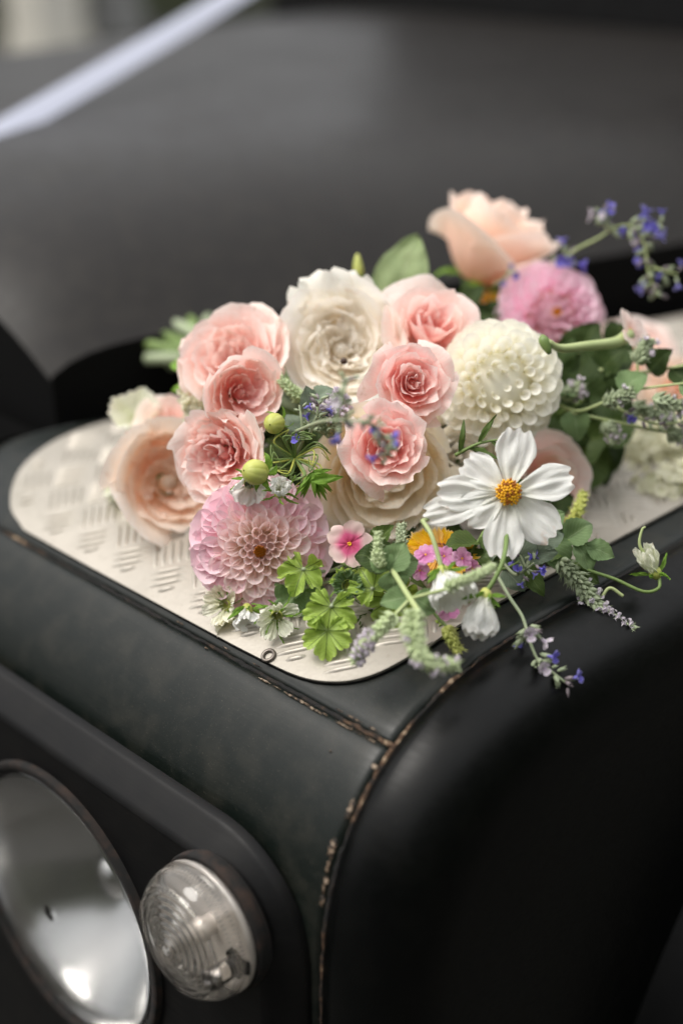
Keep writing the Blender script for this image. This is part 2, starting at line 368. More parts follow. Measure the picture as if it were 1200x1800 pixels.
# raised surround of the lamps: rounded outline, bevelled lip, holes for the lamps
def rrect(x0, x1, z0, z1, r, n=30):
    P = []
    for cx, cz, a0, rr in ((x1-r, z1-r, 90, r), (x1-.01, z0+.01, 0, .01), (x0+.01, z0+.01, -90, .01), (x0+.01, z1-.01, -180, .01)):
        for i in range(n+1):
            a = R(a0-90*i/n); P.append((cx+rr*math.cos(a), cz+rr*math.sin(a)))
    return P
def surround():
    OX0, OX1, OZ0, OZ1 = -.46, -.0055, -.47, -.0745; RR = .062
    loops = []
    for ins, y in ((0, -.001), (0, -.0055), (.0008, -.0068), (.0018, -.0078), (.0118, -.0178), (.0128, -.0186), (.0150, -.0200), (.018, -.0205)):
        loops.append([(x, y, z) for x, z in rrect(OX0+ins, OX1-ins, OZ0+ins, OZ1-ins, max(RR-ins, .01))])
    n = len(loops[0]); V = [p for l in loops for p in l]; F = []
    for j in range(len(loops)-1):
        for i in range(n): F.append((j*n+i, j*n+(i+1) % n, (j+1)*n+(i+1) % n, (j+1)*n+i))
    base = (len(loops)-1)*n
    pts = [(V[base+i][0], V[base+i][2]) for i in range(n)]; edges = [(i, (i+1) % n) for i in range(n)]
    holes = ((-.1925, -.1945, .0895), (-.056, -.1235, .033))
    hl = []
    for cx, cz, r in holes:
        o = len(pts); m_ = 40
        for i in range(m_): a = 2*math.pi*i/m_; pts.append((cx+r*math.cos(a), cz+r*math.sin(a)))
        edges += [(o+i, o+(i+1) % m_) for i in range(m_)]
    vo, eo, fo, ov, oe, of = delaunay_2d_cdt([Vector(p) for p in pts], edges, [], 0, 1e-7)
    o = len(V); V += [(p[0], -.0205, p[1]) for p in vo]
    for f3 in fo:
        c = sum((vo[i] for i in f3), Vector((0, 0)))/len(f3)
        if any((c-Vector((h[0], h[1]))).length < h[2]*.995 for h in holes): continue
        F.append(tuple(o+i for i in f3))
    return V, F
sv, sf = surround(); part('lamp_surround', (sv, sf, None), M_surround)
# dark tube walls behind the two lamp holes
FX = Matrix.Rotation(math.pi/2, 4, 'X')      # local z -> -y (towards the front)
def lamp_m(x, z, y=-.0205): return Matrix.Translation((x, y, z)) @ FX
hl = part('headlight', at(lathe([(.0945, -.03), (.0945, .004), (.0930, .0045), (.0895, .004), (.0885, .002), (.0885, -.02)], 96), lamp_m(-.1925, -.1945) @ Matrix.Scale(.95, 4)), M_rust)
def sub(name, p, mat, m, parent):
    v = [CI @ (m @ Vector(q)) for q in p[0]]; me = mesh(name, v, p[1], mat, p[2])
    if mat in (M_glass, M_lens):      # glass needs its faces turned outwards
        bm = bmesh.new(); bm.from_mesh(me); bmesh.ops.remove_doubles(bm, verts=bm.verts, dist=1e-6); bmesh.ops.recalc_face_normals(bm, faces=bm.faces); bm.to_mesh(me); bm.free()
    return link(name, me, parent)
mh = lamp_m(-.1925, -.1945) @ Matrix.Scale(.95, 4)
sub('reflector', lathe([(.012, -.075)]+[(r, -.075+.062*(r/.088)**2) for r in [.015+.073*i/24 for i in range(25)]]+[(.0885, -.002)], 96), M_refl, mh, hl)
sub('bulb_shield', lathe([(.0002, -.028), (.010, -.030), (.016, -.036), (.0175, -.044), (.013, -.05), (.006, -.06), (.005, -.074)], 32), M_refl, mh, hl)
def glens(u, v):
    r = u*.0884; a = v*2*math.pi; return (r*math.cos(a), r*math.sin(a), .009*(1-(r/.0884)**2)+.0005)
fo_ = [(.0003+.0881*i/14, .0095*(1-(i/14)**2)+.0012) for i in range(15)]; bi_ = [(.0003+.0881*i/14, .0095*(1-(i/14)**2)-.0018) for i in range(14, -1, -1)]
sub('lens', lathe(fo_+bi_, 96, close=True), M_glass, mh, hl)
# side light: black rubber base, silver base plate, stepped clear lens, screw, bulb
ms = lamp_m(-.0535, -.1200) @ Matrix.Scale(.95, 4)
sl = part('side_light', at(lathe([(.0005, -.004), (.0378, -.004), (.0384, .0), (.0384, .003), (.0378, .0048), (.0372, .0045), (.0005, .0045)], 72), ms), M_rust)
sub('base_plate', lathe([(.0005, .0052), (.0345, .0052), (.0352, .0075), (.0345, .009), (.031, .0075), (.0005, .0068)], 64), M_lampbase, ms, sl)
outer = [(.0362, .0052), (.0370, .0075), (.0368, .0125), (.0360, .0165), (.0345, .0205), (.0322, .0240)]
# concentric steps on the front
rs = [.0302, .0262, .0222, .0182, .0142, .0102, .0062]; z = .0258
for i, r in enumerate(rs):
    outer += [(r, z), (r-.0004, z+.0014), (r-.0014, z+.0015), (r-.0032, z+.0002)]; z += .00115 if i < 3 else .0008
outer += [(.002, z+.0006), (.0002, z+.0009)]
inner = [(.0002, z-.0018), (.010, z-.003), (.020, .0252), (.028, .0225), (.0325, .0185), (.0345, .0130), (.0346, .0052)]
lv, lf, lu = lathe(outer+inner, 120, close=True)
lens = sub('lens', (lv, lf, lu), M_lens, ms, sl)
rv = []
for i in range(96):       # fine ribs round the upper wall
    a = 2*math.pi*i/96
    if math.sin(a) < -.55: continue
    rv.append(xf(tube([(.0355, 0, .0122), (.0338, 0, .0185)], .00045, 5), Matrix.Rotation(a, 4, 'Z')))
sub('rib', join(rv), M_lens, ms, sl)['kind'] = 'stuff'
sa = R(8)
mscr = ms @ Matrix.Translation((.0225*math.cos(sa), .0225*math.sin(sa)-.012, 0))
sub('screw_post', lathe([(.0058, .006), (.0052, .0255), (.0038, .0265), (.0036, .020), (.0005, .020)], 28), M_lens, mscr, sl)
sub('screw', lathe([(.0042, .0205), (.0042, .0225), (.0030, .0243), (.0011, .0246), (.0010, .0225), (.0003, .0225)], 20), M_steel, mscr, sl)
sub('screw_seal', lathe([(.0072, .0075), (.0074, .0105), (.0060, .0112), (.0055, .008)], 24), M_black, mscr, sl)
sub('bulb', lathe([(.0052, .006), (.0052, .013), (.0062, .0145), (.0062, .0185), (.0045, .0215), (.0003, .0225)], 28), M_lampbase, ms, sl)

# bonnet: rounded near edge rising to a nearly flat top
def bon(u, v):
    y = .145+v*1.05; xe = xin(y)-.022; W_ = xe+1.33; d_ = u**1.6*W_; x = xe-d_
    e = .076*(1-math.exp(-(d_/.085)**1.2)); far = .05*(1-math.exp(-((W_-d_)/.06)))-.05
    z = .046+e+far+.02*v+.012*math.sin(math.pi*u)*1.0
    fr_ = math.exp(-(max(y-.145, 0)/.055)); z -= .06*fr_*min(1, .35+d_*3)
    return (x, y, z+.0012*nz(x*3, y*3))
part('bonnet', grid(70, 90, bon), M_bonnet)
def skirt(u, v):
    y = .145+v*1.05; x = xin(y)-.022; return (x+.004*math.sin(u*3.14), y, .046-.012-u*.13+.02*v+.012*(1-u)*0+(.012 if u == 0 else 0)-.05*math.exp(-(max(y-.145, 0)/.022))*.35)
part('bonnet_side', grid(6, 80, skirt), M_black)  # bonnet wall coloured black in place of the shade on it
def bfront(u, v):
    p = bon(v, 0); return (p[0], p[1]+.002-.002*u, p[2]-u*(.22+p[2]))
part('bonnet_front', grid(6, 60, bfront), M_black)  # front face blackened as well, its shade put into the colour
part('wing_inner_wall', grid(4, 60, lambda u, v: (xin(.05+v)+.0005, .05+v*1.0, .0-u*.12-.001)), M_black)
part('bonnet_gap_shade', grid(3, 30, lambda u, v: (xin(.05+v*1.1)-.03+u*.03, .03+v*1.1, -.055)), M_black)  # black sheet painted as the shade down beside the bonnet
part('grille_panel', grid(6, 4, lambda u, v: (-.40-u*.9, .12, .0-v*.5)), M_surround)
# scuttle and windscreen
def box(x0, x1, y0, y1, z0, z1, bev=.006):
    bm = bmesh.new(); bmesh.ops.create_cube(bm, size=1)
    bmesh.ops.scale(bm, vec=(x1-x0, y1-y0, z1-z0), verts=bm.verts); bmesh.ops.translate(bm, vec=((x0+x1)/2, (y0+y1)/2, (z0+z1)/2), verts=bm.verts)
    bmesh.ops.bevel(bm, geom=bm.edges[:], offset=bev, segments=2, affect='EDGES')
    v = [x.co.copy() for x in bm.verts]; f_ = [tuple(q.index for q in x.verts) for x in bm.faces]; bm.free(); return v, f_, None
part('scuttle', box(-1.36, .03, 1.20, 1.42, -.3, .20, .02), M_surround, smooth=False)
ws = part('windscreen_frame', box(-1.33, .0, 1.425, 1.46, .201, .27, .008), M_surround, smooth=False)
for b in ((-1.33, -1.27, 1.425, 1.46, .271, .70), (-.06, .0, 1.425, 1.46, .271, .70), (-.70, -.63, 1.425, 1.46, .271, .70), (-1.33, .0, 1.425, 1.46, .701, .76)):
    part('windscreen_frame', box(*b), M_surround, smooth=False)
part('windscreen', box(-1.269, -.701, 1.438, 1.444, .272, .70, .001), M_window, smooth=False)
part('windscreen', box(-.629, -.061, 1.438, 1.444, .272, .70, .001), M_window, smooth=False)
part('cab', box(-1.33, .02, 1.465, 3.2, -.5, .78, .03), M_side_shade, smooth=False)
part('rear_wing_panel', box(-1.33, .03, .96, 1.19, -.45, -.01, .01), M_side_shade, smooth=False)

# ---------------------------------------------------------------- chequer plate riveted on the wing top
def yfront(x): return .050
def on_wing(x, y, off):
    if y > .156: return Vector((x, y, off)), Vector((0, 0, 1))
    s = s_at_y(y); ny, q = nrm(s); a, b = prof(s); return Vector((x, a+ny*off, b+q*off)), Vector((0, ny, q))
PO = [(-.310, .0505), (-.25, .0500), (-.19, .0500), (-.14, .0500), (-.105, .0502), (-.070, .0515), (-.050, .0565), (-.037, .065), (-.029, .078), (-.0245, .100), (-.0235, .13), (-.0235, .45), (-.0235, .86), (-.155, .86), (-.215, .70), (-.358, .21), (-.373, .170), (-.374, .125), (-.362, .085), (-.338, .060)]
def inside(x, y, m_=0):
    c = False; n = len(PO)
    for i in range(n):
        x1, y1 = PO[i]; x2, y2 = PO[(i+1) % n]
        if (y1 > y) != (y2 > y) and x < (x2-x1)*(y-y1)/(y2-y1)+x1: c = not c
        if m_:
            a = Vector((x1, y1)); b = Vector((x2, y2)); d_ = b-a; q = max(0, min(1, (Vector((x, y))-a).dot(d_)/d_.length_squared))
            if (Vector((x, y))-a-d_*q).length < m_: return False
    return c
OUT = []
nP = len(PO)
oc = curve([Vector((*p, 0)) for p in PO+[PO[0]]], 264)[:-1]
pts = [Vector((p.x, p.y)) for p in oc]; n0 = len(pts); edges = [(i, (i+1) % n0) for i in range(n0)]
for i in range(44):
    for j in range(60):
        x, y = -.39+i*.0085, .052+(j*.006 if j < 20 else .114+(j-20)*.018)
        if inside(x, y, .003): pts.append(Vector((x, y)))
vo, eo, fo, *_ = delaunay_2d_cdt(pts, edges, [], 2, 1e-6)
TH = .0026
V = [on_wing(p.x, p.y, TH)[0] for p in vo]; F = [tuple(f3) for f3 in fo]
o_ = len(V)
for p in oc: V.append(on_wing(p.x, p.y, TH-.0004)[0])
for p in oc: V.append(on_wing(p.x, p.y, .0002)[0])
for i in range(n0): F.append((o_+i, o_+(i+1) % n0, o_+n0+(i+1) % n0, o_+n0+i))
plate = part('tread_plate', (V, F, None), M_plate)
me = plate.data
# black sealant line round the plate
part('plate_sealant', tube([on_wing(p.x, p.y, .0006)[0] for p in oc]+[on_wing(oc[0].x, oc[0].y, .0006)[0]], lambda t_: .0007*(1+.3*nz(t_*90)), 6), M_black)
def bar_part():
    L, Wd, H = .0116, .0017, .0013; vs = []; n = 10
    for r_, h in ((1, -.0002), (.72, .0008), (.35, H)):
        for i in range(n):
            a = 2*math.pi*i/n; c, s_ = math.cos(a), math.sin(a); vs.append((L*(r_ if r_ < 1 else 1)*math.copysign(abs(c)**.8, c), Wd*r_*math.copysign(abs(s_)**.9, s_), h))
    fs = [(j*n+i, j*n+(i+1) % n, (j+1)*n+(i+1) % n, (j+1)*n+i) for j in range(2) for i in range(n)]+[tuple(range(2*n, 3*n))]
    return vs, fs, None
bp = bar_part(); bar_me = mesh('tread_bar', bp[0], bp[1], M_plate)
cells = []; c_ = .0245; s2 = math.sqrt(.5)
for i in range(-40, 60):
    for j in range(-40, 60):
        gx, gy = i*c_, j*c_; x, y = -.15+(gx-gy)*s2, .2+(gx+gy)*s2
        if not inside(x, y): continue
        ang = R(45) if (i+j) % 2 == 0 else R(135)
        for q in range(5):
            o2 = (q-2)*.0046; dx, dy = math.cos(ang), math.sin(ang); px, py = x-dy*o2, y+dx*o2
            if not inside(px, py, .0045): continue
            half = 1.0
            if not (inside(px+dx*.0112, py+dy*.0112, .0015) and inside(px-dx*.0112, py-dy*.0112, .0015)):
                half = .5
                if not (inside(px+dx*.006, py+dy*.006, .001) and inside(px-dx*.006, py-dy*.006, .001)): continue
            P, nn = on_wing(px, py, TH); t_ = Vector((dx, dy, 0)); z_ = nn; y_ = z_.cross(t_).normalized(); x_ = y_.cross(z_)
            m_ = Matrix(((x_.x, y_.x, z_.x), (x_.y, y_.y, z_.y), (x_.z, y_.z, z_.z))).to_4x4()
            cells.append(((P-Vector(cam.location)).length, Matrix.Translation(P) @ m_ @ Matrix.Diagonal((half, 1, 1, 1))))
cells.sort(key=lambda q: q[0])
vis = [c for c in cells if c[1].translation.y < .45]
for k_, (d_, m_) in enumerate(cells[:295]): link('tread_bar', bar_me, plate, CI @ m_)
rest = join([xf(bp, CI @ m_) for d_, m_ in cells[295:]])
tag(link('tread_bars', mesh('tread_bars', rest[0], rest[1], M_plate), plate), kind='stuff')
# small washer-like ring lying on the plate
P, nn = on_wing(*(-0.0918, 0.0530, -0.0020)[:2], TH+.0008)
part('fixing_ring', xf(lathe([(.0022, .0), (.0026, .0009), (.0038, .0009), (.0042, 0), (.0038, -.0006), (.0024, -.0006)], 24, close=True), look(P, nn)), M_rim)
# twin of a scratch
# ---------------------------------------------------------------- white ribbon stretched over the bonnet
k = NT('white_satin_ribbon'); k.pr(Base_Color=lin(170, 174, 192), Roughness=.35, Sheen_Weight=.3); M_ribbon = k.m
A = Vector((-0.6598, 0.1903, 0.1159)); B = Vector((-0.9753, 0.9477, 0.2524)); dr = (B-A); wv = dr.normalized().cross(Vector((.64, -.64, .42))).normalized()
def rib(u, v):
    c = A+dr*v+Vector((0, 0, -.004*math.sin(v*math.pi))); return c+wv*((u-.5)*.024)+Vector((.64, -.64, .42))*(.0012*math.sin(u*math.pi)+.001*nz(v*6, u))
v, f_, u = grid(6, 40, rib); o = link('ribbon', mesh('ribbon', v, f_, M_ribbon, u)); tag(o, 'white wedding ribbon stretched diagonally over the dark bonnet, blurred', 'ribbon')

# ---------------------------------------------------------------- flower and leaf materials
def petal_mat(name, edge, mid, base, tr=.42, vein=.25, hue=0.0):
    k = NT(name); u, v = k.uv(); rim = k.math('MAXIMUM', v, k.math('POWER', k.math('ABSOLUTE', k.math('SUBTRACT', k.math('MULTIPLY', u, 2), 1)), 6))
    c = k.ramp(v, (0.0, lin(*base)), (.45, lin(*mid)), (.97, lin(*edge)))
    c = k.mix(k.ramp(rim, (.90, (0, 0, 0)), (1, (.55, .55, .55))), c, lin(255, 250, 246) if vein < .9 else lin(*edge))
    n1 = k.noise(55, 4); c = k.mix(k.math('MULTIPLY', n1, .35), c, lin(*mid))
    info = k.n('ObjectInfo'); hs = k.n('HueSaturation'); k.set(hs.inputs['Color'], c)
    k.set(hs.inputs['Saturation'], k.math('ADD', .85, k.math('MULTIPLY', info.outputs['Random'], .3)))
    k.set(hs.inputs['Value'], k.math('ADD', .96, k.math('MULTIPLY', info.outputs['Random'], .06)))
    c = hs.outputs[0]
    uvn = k.n('Mapping'); uvn.inputs['Scale'].default_value = (16, 3.2, 1); k.t.links.new(k.coord().outputs['UV'], uvn.inputs['Vector']); crease = k.noise(1.6, 5, uvn.outputs[0], .65)
    c = k.mix(k.ramp(crease, (.45, (0, 0, 0)), (.80, (.30, .30, .30))), c, lin(*base))
    bruise = k.math('MULTIPLY', k.ramp(k.noise(210, 3), (.62, (0, 0, 0)), (.72, (1, 1, 1))), k.ramp(rim, (.80, (.05, .05, .05)), (1, (.5, .5, .5))))
    c = k.mix(bruise, c, lin(206, 160, 120))
    st = k.math('SINE', k.math('MULTIPLY', k.math('ADD', u, k.math('MULTIPLY', n1, .06)), 210))
    b = k.bump(k.math('ADD', k.math('MULTIPLY', st, .10), k.math('ADD', k.noise(160, 3), k.math('MULTIPLY', crease, 1.4))), min(vein*1.6, .7), .0005)
    k.pr(Base_Color=c, Roughness=.66, Specular_IOR_Level=.2, Sheen_Weight=.2)
    k.translucent(c, tr, b); return k.m
P_pale = petal_mat('pale_pink_petal', (255, 240, 234), (253, 226, 219), (250, 192, 174))
P_pink = petal_mat('pink_petal', (255, 236, 230), (253, 212, 207), (251, 166, 162))
P_white = petal_mat('ivory_petal', (255, 254, 250), (255, 251, 243), (255, 242, 220), .5)
P_cream = petal_mat('cream_petal', (254, 249, 236), (252, 243, 222), (248, 222, 174))
P_peach = petal_mat('peach_petal', (255, 244, 234), (254, 232, 212), (253, 206, 160))
P_apric = petal_mat('apricot_petal', (255, 244, 234), (253, 228, 212), (249, 210, 178))
P_wdah = petal_mat('white_dahlia_petal', (255, 254, 248), (254, 252, 243), (250, 246, 222), .35, .15)
P_pdah = petal_mat('pale_pink_dahlia_petal', (254, 226, 236), (255, 246, 240), (255, 244, 206), .45, .15)
P_pdah2 = petal_mat('pink_outer_dahlia_petal', (252, 216, 230), (253, 226, 234), (253, 236, 214), .35, .2)
P_ldah = petal_mat('lilac_dahlia_petal', (252, 232, 242), (250, 214, 232), (247, 224, 198), .35, .15)
P_cosmos = petal_mat('white_cosmos_petal', (246, 246, 244), (244, 244, 240), (236, 236, 214), .28, .5)
P_gold = petal_mat('golden_petal', (250, 206, 40), (246, 190, 30), (220, 140, 20), .25)
P_mauve = petal_mat('mauve_petal', (238, 180, 218), (228, 156, 206), (190, 90, 150), .3)
k = NT('pink_eyed_petal'); u, v = k.uv(); c = k.ramp(v, (.0, lin(190, 40, 90)), (.35, lin(226, 100, 146)), (.62, lin(246, 206, 206)), (1, lin(248, 224, 216)))
k.pr(Base_Color=c, Roughness=.6); k.translucent(c, .3); P_eye = k.m
P_blue = petal_mat('violet_blue_petal', (150, 144, 226), (124, 118, 216), (154, 140, 206), .3)
P_lilac = petal_mat('pale_lilac_petal', (240, 232, 240), (226, 214, 230), (200, 200, 190), .3)
P_green = petal_mat('pale_green_petal', (240, 240, 224), (234, 236, 212), (214, 222, 182), .35)
P_fluff = petal_mat('cream_floret_petal', (250, 247, 232), (242, 240, 216), (214, 216, 170), .35)
def leaf_mat(name, a, b, vein, tr=.3, rough=.45, fuzz=0.0, n=8.0, slant=.9):
    k = NT(name); u, v = k.uv(); n1 = k.noise(90, 4); c = k.mix(n1, lin(*a), lin(*b))
    au = k.math('ABSOLUTE', k.math('SUBTRACT', u, .5))
    mid = k.math('LESS_THAN', au, .018)
    fr = k.math('FRACT', k.math('MULTIPLY', k.math('SUBTRACT', v, k.math('MULTIPLY', au, slant)), n))
    side_ = k.math('LESS_THAN', k.math('ABSOLUTE', k.math('SUBTRACT', fr, .5)), .06)
    m = k.math('MAXIMUM', mid, k.math('MULTIPLY', side_, .6))
    c = k.mix(k.math('MULTIPLY', m, .55), c, lin(*vein))
    b_ = k.bump(k.math('SUBTRACT', k.math('MULTIPLY', n1, .5), m), .5, .0006)
    k.pr(Base_Color=c, Roughness=rough, Sheen_Weight=fuzz, Specular_IOR_Level=.22); k.translucent(c, tr, b_); return k.m
L_mid = leaf_mat('mid_green_leaf', (70, 92, 44), (98, 120, 62), (134, 150, 92))
L_dark = leaf_mat('dark_green_leaf', (38, 56, 26), (66, 84, 40), (104, 120, 74), .3, .6)
L_pale = leaf_mat('pale_grey_green_leaf', (140, 160, 112), (166, 182, 134), (186, 198, 156), .35, .6)
L_mint = leaf_mat('mint_leaf', (96, 124, 78), (128, 152, 102), (160, 178, 134), .3, .6, .2)
L_grey = leaf_mat('grey_catmint_leaf', (96, 112, 92), (128, 142, 120), (150, 160, 142), .2, .7, .3)
L_fresh = leaf_mat('fresh_green_leaf', (104, 146, 48), (136, 174, 70), (170, 196, 110), .35)
k = NT('scented_geranium_leaf'); u, v = k.uv(); n1 = k.noise(120, 4)
c = k.mix(n1, lin(142, 172, 62), lin(180, 206, 100))
fr = k.math('ABSOLUTE', k.math('SUBTRACT', k.math('FRACT', k.math('MULTIPLY', u, 7)), .5))      # u runs round the leaf, v outward
vn = k.math('LESS_THAN', k.math('MULTIPLY', fr, v), .022)
fr2 = k.math('FRACT', k.math('SUBTRACT', k.math('MULTIPLY', v, 6), k.math('MULTIPLY', fr, 5)))
vn2 = k.math('MULTIPLY', k.math('LESS_THAN', k.math('ABSOLUTE', k.math('SUBTRACT', fr2, .5)), .07), .4)
m = k.math('MAXIMUM', vn, vn2); c = k.mix(k.ramp(v, (0, (.75, .75, .75)), (.45, (0, 0, 0))), c, lin(92, 112, 40)); c = k.mix(k.math('MULTIPLY', m, .75), c, lin(86, 104, 40)); c = k.mix(k.ramp(v, (.86, (0, 0, 0)), (1, (.5, .5, .5))), c, lin(190, 214, 110))
b_ = k.bump(k.math('SUBTRACT', k.math('MULTIPLY', n1, .4), m), .7, .0008); k.pr(Base_Color=c, Roughness=.5, Sheen_Weight=.1); k.translucent(c, .35, b_); L_ger = k.m
def stem_mat(name, a, b):
    k = NT(name); c = k.mix(k.noise(120, 4), lin(*a), lin(*b)); k.pr(Base_Color=c, Roughness=.5); return k.m
S_green = stem_mat('green_stem', (92, 116, 58), (126, 148, 84)); S_pale = stem_mat('pale_stem', (150, 166, 108), (180, 190, 136)); S_brown = stem_mat('brown_stem', (110, 66, 50), (140, 110, 70))
S_fuzz = stem_mat('downy_grey_green', (132, 146, 112), (168, 178, 146)); S_bud = stem_mat('bud_yellow_green', (150, 160, 60), (196, 196, 104)); S_bud2 = stem_mat('bud_green_stripes', (140, 156, 60), (206, 204, 120))
S_mint = stem_mat('mint_floret_green', (156, 174, 122), (196, 206, 166)); S_purple = stem_mat('dusky_calyx', (110, 92, 110), (140, 134, 130))
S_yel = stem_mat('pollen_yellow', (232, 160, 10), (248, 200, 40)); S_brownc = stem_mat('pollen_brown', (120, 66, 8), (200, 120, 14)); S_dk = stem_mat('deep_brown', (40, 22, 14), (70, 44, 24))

# ---------------------------------------------------------------- flower builders
BIND = Vector((-.33, .225, .045))
def stem_world(root, start, end, r, mat=None, sag=.02, name='stem', n=18):
    a, b = Vector(start), Vector(end); m_ = (a+b)/2+Vector((0, 0, -sag))
    i = root.matrix_world.inverted(); P = [i @ p for p in curve([a, m_, b], n)]
    v, f_, u = tube(P, r, 7); return link(name, mesh(name, v, f_, mat or S_green, u), root)
def wpts(root, pts): i = root.matrix_world.inverted(); return [i @ Vector(p) for p in pts]

def rose_petal(R_, s, phi0, rnd, o):
    """one petal: a patch of the bowl-shaped surface round the flower's axis"""
    seed = rnd.random()*100
    rim = R_*(o['r0']+(1-o['r0'])*s**o['rp'])*rnd.uniform(.95, 1.05); top = R_*(o['z0']+o['zb']*math.sin(math.pi*s**.8)+(o['z1']-o['z0'])*s**o['zp'])+R_*rnd.uniform(-1, 1)*o['zj']
    hw = (o['w0']*(1-s)+o['w1']*s)*rnd.uniform(.88, 1.12); refl = o['refl']*max(0, (s-.35)/.65)**1.5*rnd.uniform(.6, 1.4); ruf = o['ruf']; zb = -R_*.62
    tip = o['tip']*rnd.uniform(.5, 1.3); lean = rnd.uniform(.04, .10); fold = o.get('fold', 0)
    def fn(a, b):
        u = a*2-1; edge = 1-.20*abs(u)**2.2-.10*abs(u)**6+tip*.09*max(0, 1-abs(u)*2.6)+.03*ruf*nz(u*2.4, seed, 5)
        v = b*edge; wv = (.38+.62*min(1, (v/.62))**.8)*(1-.16*max(0, v-.75)/.25)
        ph = phi0+u*hw*wv; q = v**.62
        r = rim*(.10+.90*q)*(1+lean*u)
        if s > .3: r *= 1+.10*math.sin(math.pi*v)*(1-s*.3)
        z = zb+(top-zb)*v**1.25
        e = max(0, (b-.62)/.38); ee = e*e
        r += R_*refl*ee*(.5+.7*u*u); z -= R_*refl*ee*(.30+.55*u*u)
        nn = nz(u*1.7+seed, v*2.2, seed); n2 = nz(u*4.5, v*3+seed, seed*2)
        r += R_*ruf*(.12*nn*v+.055*n2*b*b); z += R_*ruf*(.06*n2*b)
        ph += fold*.35*nn*v
        return (r*math.cos(ph), r*math.sin(ph), z)
    return grid(14, 11, fn)
ROSE = dict(r0=.10, rp=.85, z0=.24, z1=.10, zb=.10, zp=1.5, zj=.02, w0=1.5, w1=.95, refl=.30, ruf=.5, tip=1.0)
def rose(name, label, loc, axis, R_, n, mats, seed, roll=0, stemmat=None, sepals=True, n_out=0, group='roses of the bouquet', stem_to=BIND, **kw):
    o = dict(ROSE); o.update(kw); rnd = random.Random(seed); root = thing(name, label, 'rose', loc, axis, roll, group)
    for i in range(n):
        s = i/(n-1); p = rose_petal(R_, s, i*R(137.5)+rnd.uniform(-.2, .2), rnd, o)
        m = mats[0] if s < .45 else mats[1]; link('petal', mesh('petal', p[0], p[1], m, p[2]), root)
    v, f_, u = lathe([(.16*R_, -.60*R_), (.12*R_, -.30*R_), (.05*R_, o['z0']*R_*.5-.18*R_), (.0003, o['z0']*R_*.5-.12*R_)], 14); link('petal_core', mesh('petal_core', v, f_, mats[0], u), root)
    # calyx, sepals and hip
    v, f_, u = lathe([(.0005, -.80*R_), (.13*R_, -.80*R_), (.20*R_, -.70*R_), (.19*R_, -.60*R_), (.22*R_, -.56*R_), (.05*R_, -.55*R_)], 16); link('calyx', mesh('calyx', v, f_, S_green, u), root)
    if sepals:
        for j in range(5):
            lm = leaf_shape(R_*.6, R_*.13, droop=.6, tipw=1.6); m_ = Matrix.Rotation(j*R(72)+.3, 4, 'Z') @ Matrix.Translation((.15*R_, 0, -.62*R_)) @ Matrix.Rotation(R(75), 4, 'Y')
            v, f_, u = xf(lm, m_); link('sepal', mesh('sepal', v, f_, L_fresh, u), root)
    if stem_to is not None:
        base = root.matrix_world @ Vector((0, 0, -.8*R_)); b2 = root.matrix_world @ Vector((0, 0, -1.5*R_))
        if b2.z < .006: b2.z = .006
        P = wpts(root, curve([base, (base+b2)/2, (b2+stem_to)/2+Vector((0, 0, .004)), stem_to+Vector((rnd.uniform(-.012, .012), rnd.uniform(-.012, .012), rnd.uniform(-.01, .012)))], 18))
        v, f_, u = tube(P, .0022, 7); link('stem', mesh('stem', v, f_, stemmat or S_green, u), root)
    return root

def leaf_shape(L, W_, droop=.3, fold=.25, serr=0, tipw=1.0, nu=8, nv=14, curl=0, seed=0, base=.0):
    """leaf growing along +Z, upper face towards -X... width along Y"""
    def fn(a, b):
        u = a*2-1; w_ = W_*(math.sin(math.pi*min(b**(.75*tipw)*.985+.015, 1))**.8) if b < .999 else 0
        w_ = max(w_, base*W_*(1-b))
        if serr: w_ *= 1+serr*.17*((b*nv*.5+.01) % 1)*abs(u)
        y = u*w_; h = fold*abs(y)*1.3+.10*L*nz(u*1.4+seed, b*3.2, seed)+.018*L*math.cos(b*28-abs(u)*5)*abs(u)+curl*u*u*W_*.3
        ang = droop*b*b; x = L*b*math.sin(ang)*.8-h*1.0; z = L*b*math.cos(ang*.8)
        return (x, y, z)
    return grid(nu, nv, fn)
def add_leaf(root, base, to, L, W_, mat, face=(0, 0, 1), name='leaf', **kw):
    """leaf in world space from base towards direction to, upper face towards face"""
    p = leaf_shape(L, W_, **kw); z = Vector(to).normalized(); f_ = Vector(face); x_ = -(f_-z*f_.dot(z)).normalized(); y_ = z.cross(x_)
    m = Matrix.Translation(base) @ Matrix(((x_.x, y_.x, z.x), (x_.y, y_.y, z.y), (x_.z, y_.z, z.z))).to_4x4()
    v, fc, u = xf(p, root.matrix_world.inverted() @ m); return link(name, mesh(name, v, fc, mat, u), root)

def floret_petal(roll0, roll1, roll2, bend, tipp, nu=10, nv=12, seed=0, wid=.5):
    """unit-length spoon petal along +Z, hollow side towards +Y, rolled into a tube at its base"""
    def fn(a, b):
        u = a*2-1; v = b if b < .5 else .5+.5*math.sin((b-.5)*math.pi)
        al = (roll0+(roll1-roll0)*min(v/.55, 1)) if v < .55 else roll1+(roll2-roll1)*(v-.55)/.45
        w_ = wid*(.30+.70*math.sin(min(v/.62, 1)*math.pi/2))*math.sqrt(max(0, 1-(max(0, v-.60)/.402)**2.2))+.0005
        v2 = v+tipp*.05*max(0, 1-abs(u)*2)*v**6
        rho = wid*.9/max(al, .2)*(.30+.70*min(v/.62, 1)); au = al*u*min(1, w_/(wid*.9*(.30+.70*min(v/.62, 1))))
        x = rho*math.sin(au); y = rho*(1-math.cos(au)); y += -bend*v*v+.02*nz(u*2, v*3, seed)
        return (x, y, v2)
    return grid(nu, nv, fn)
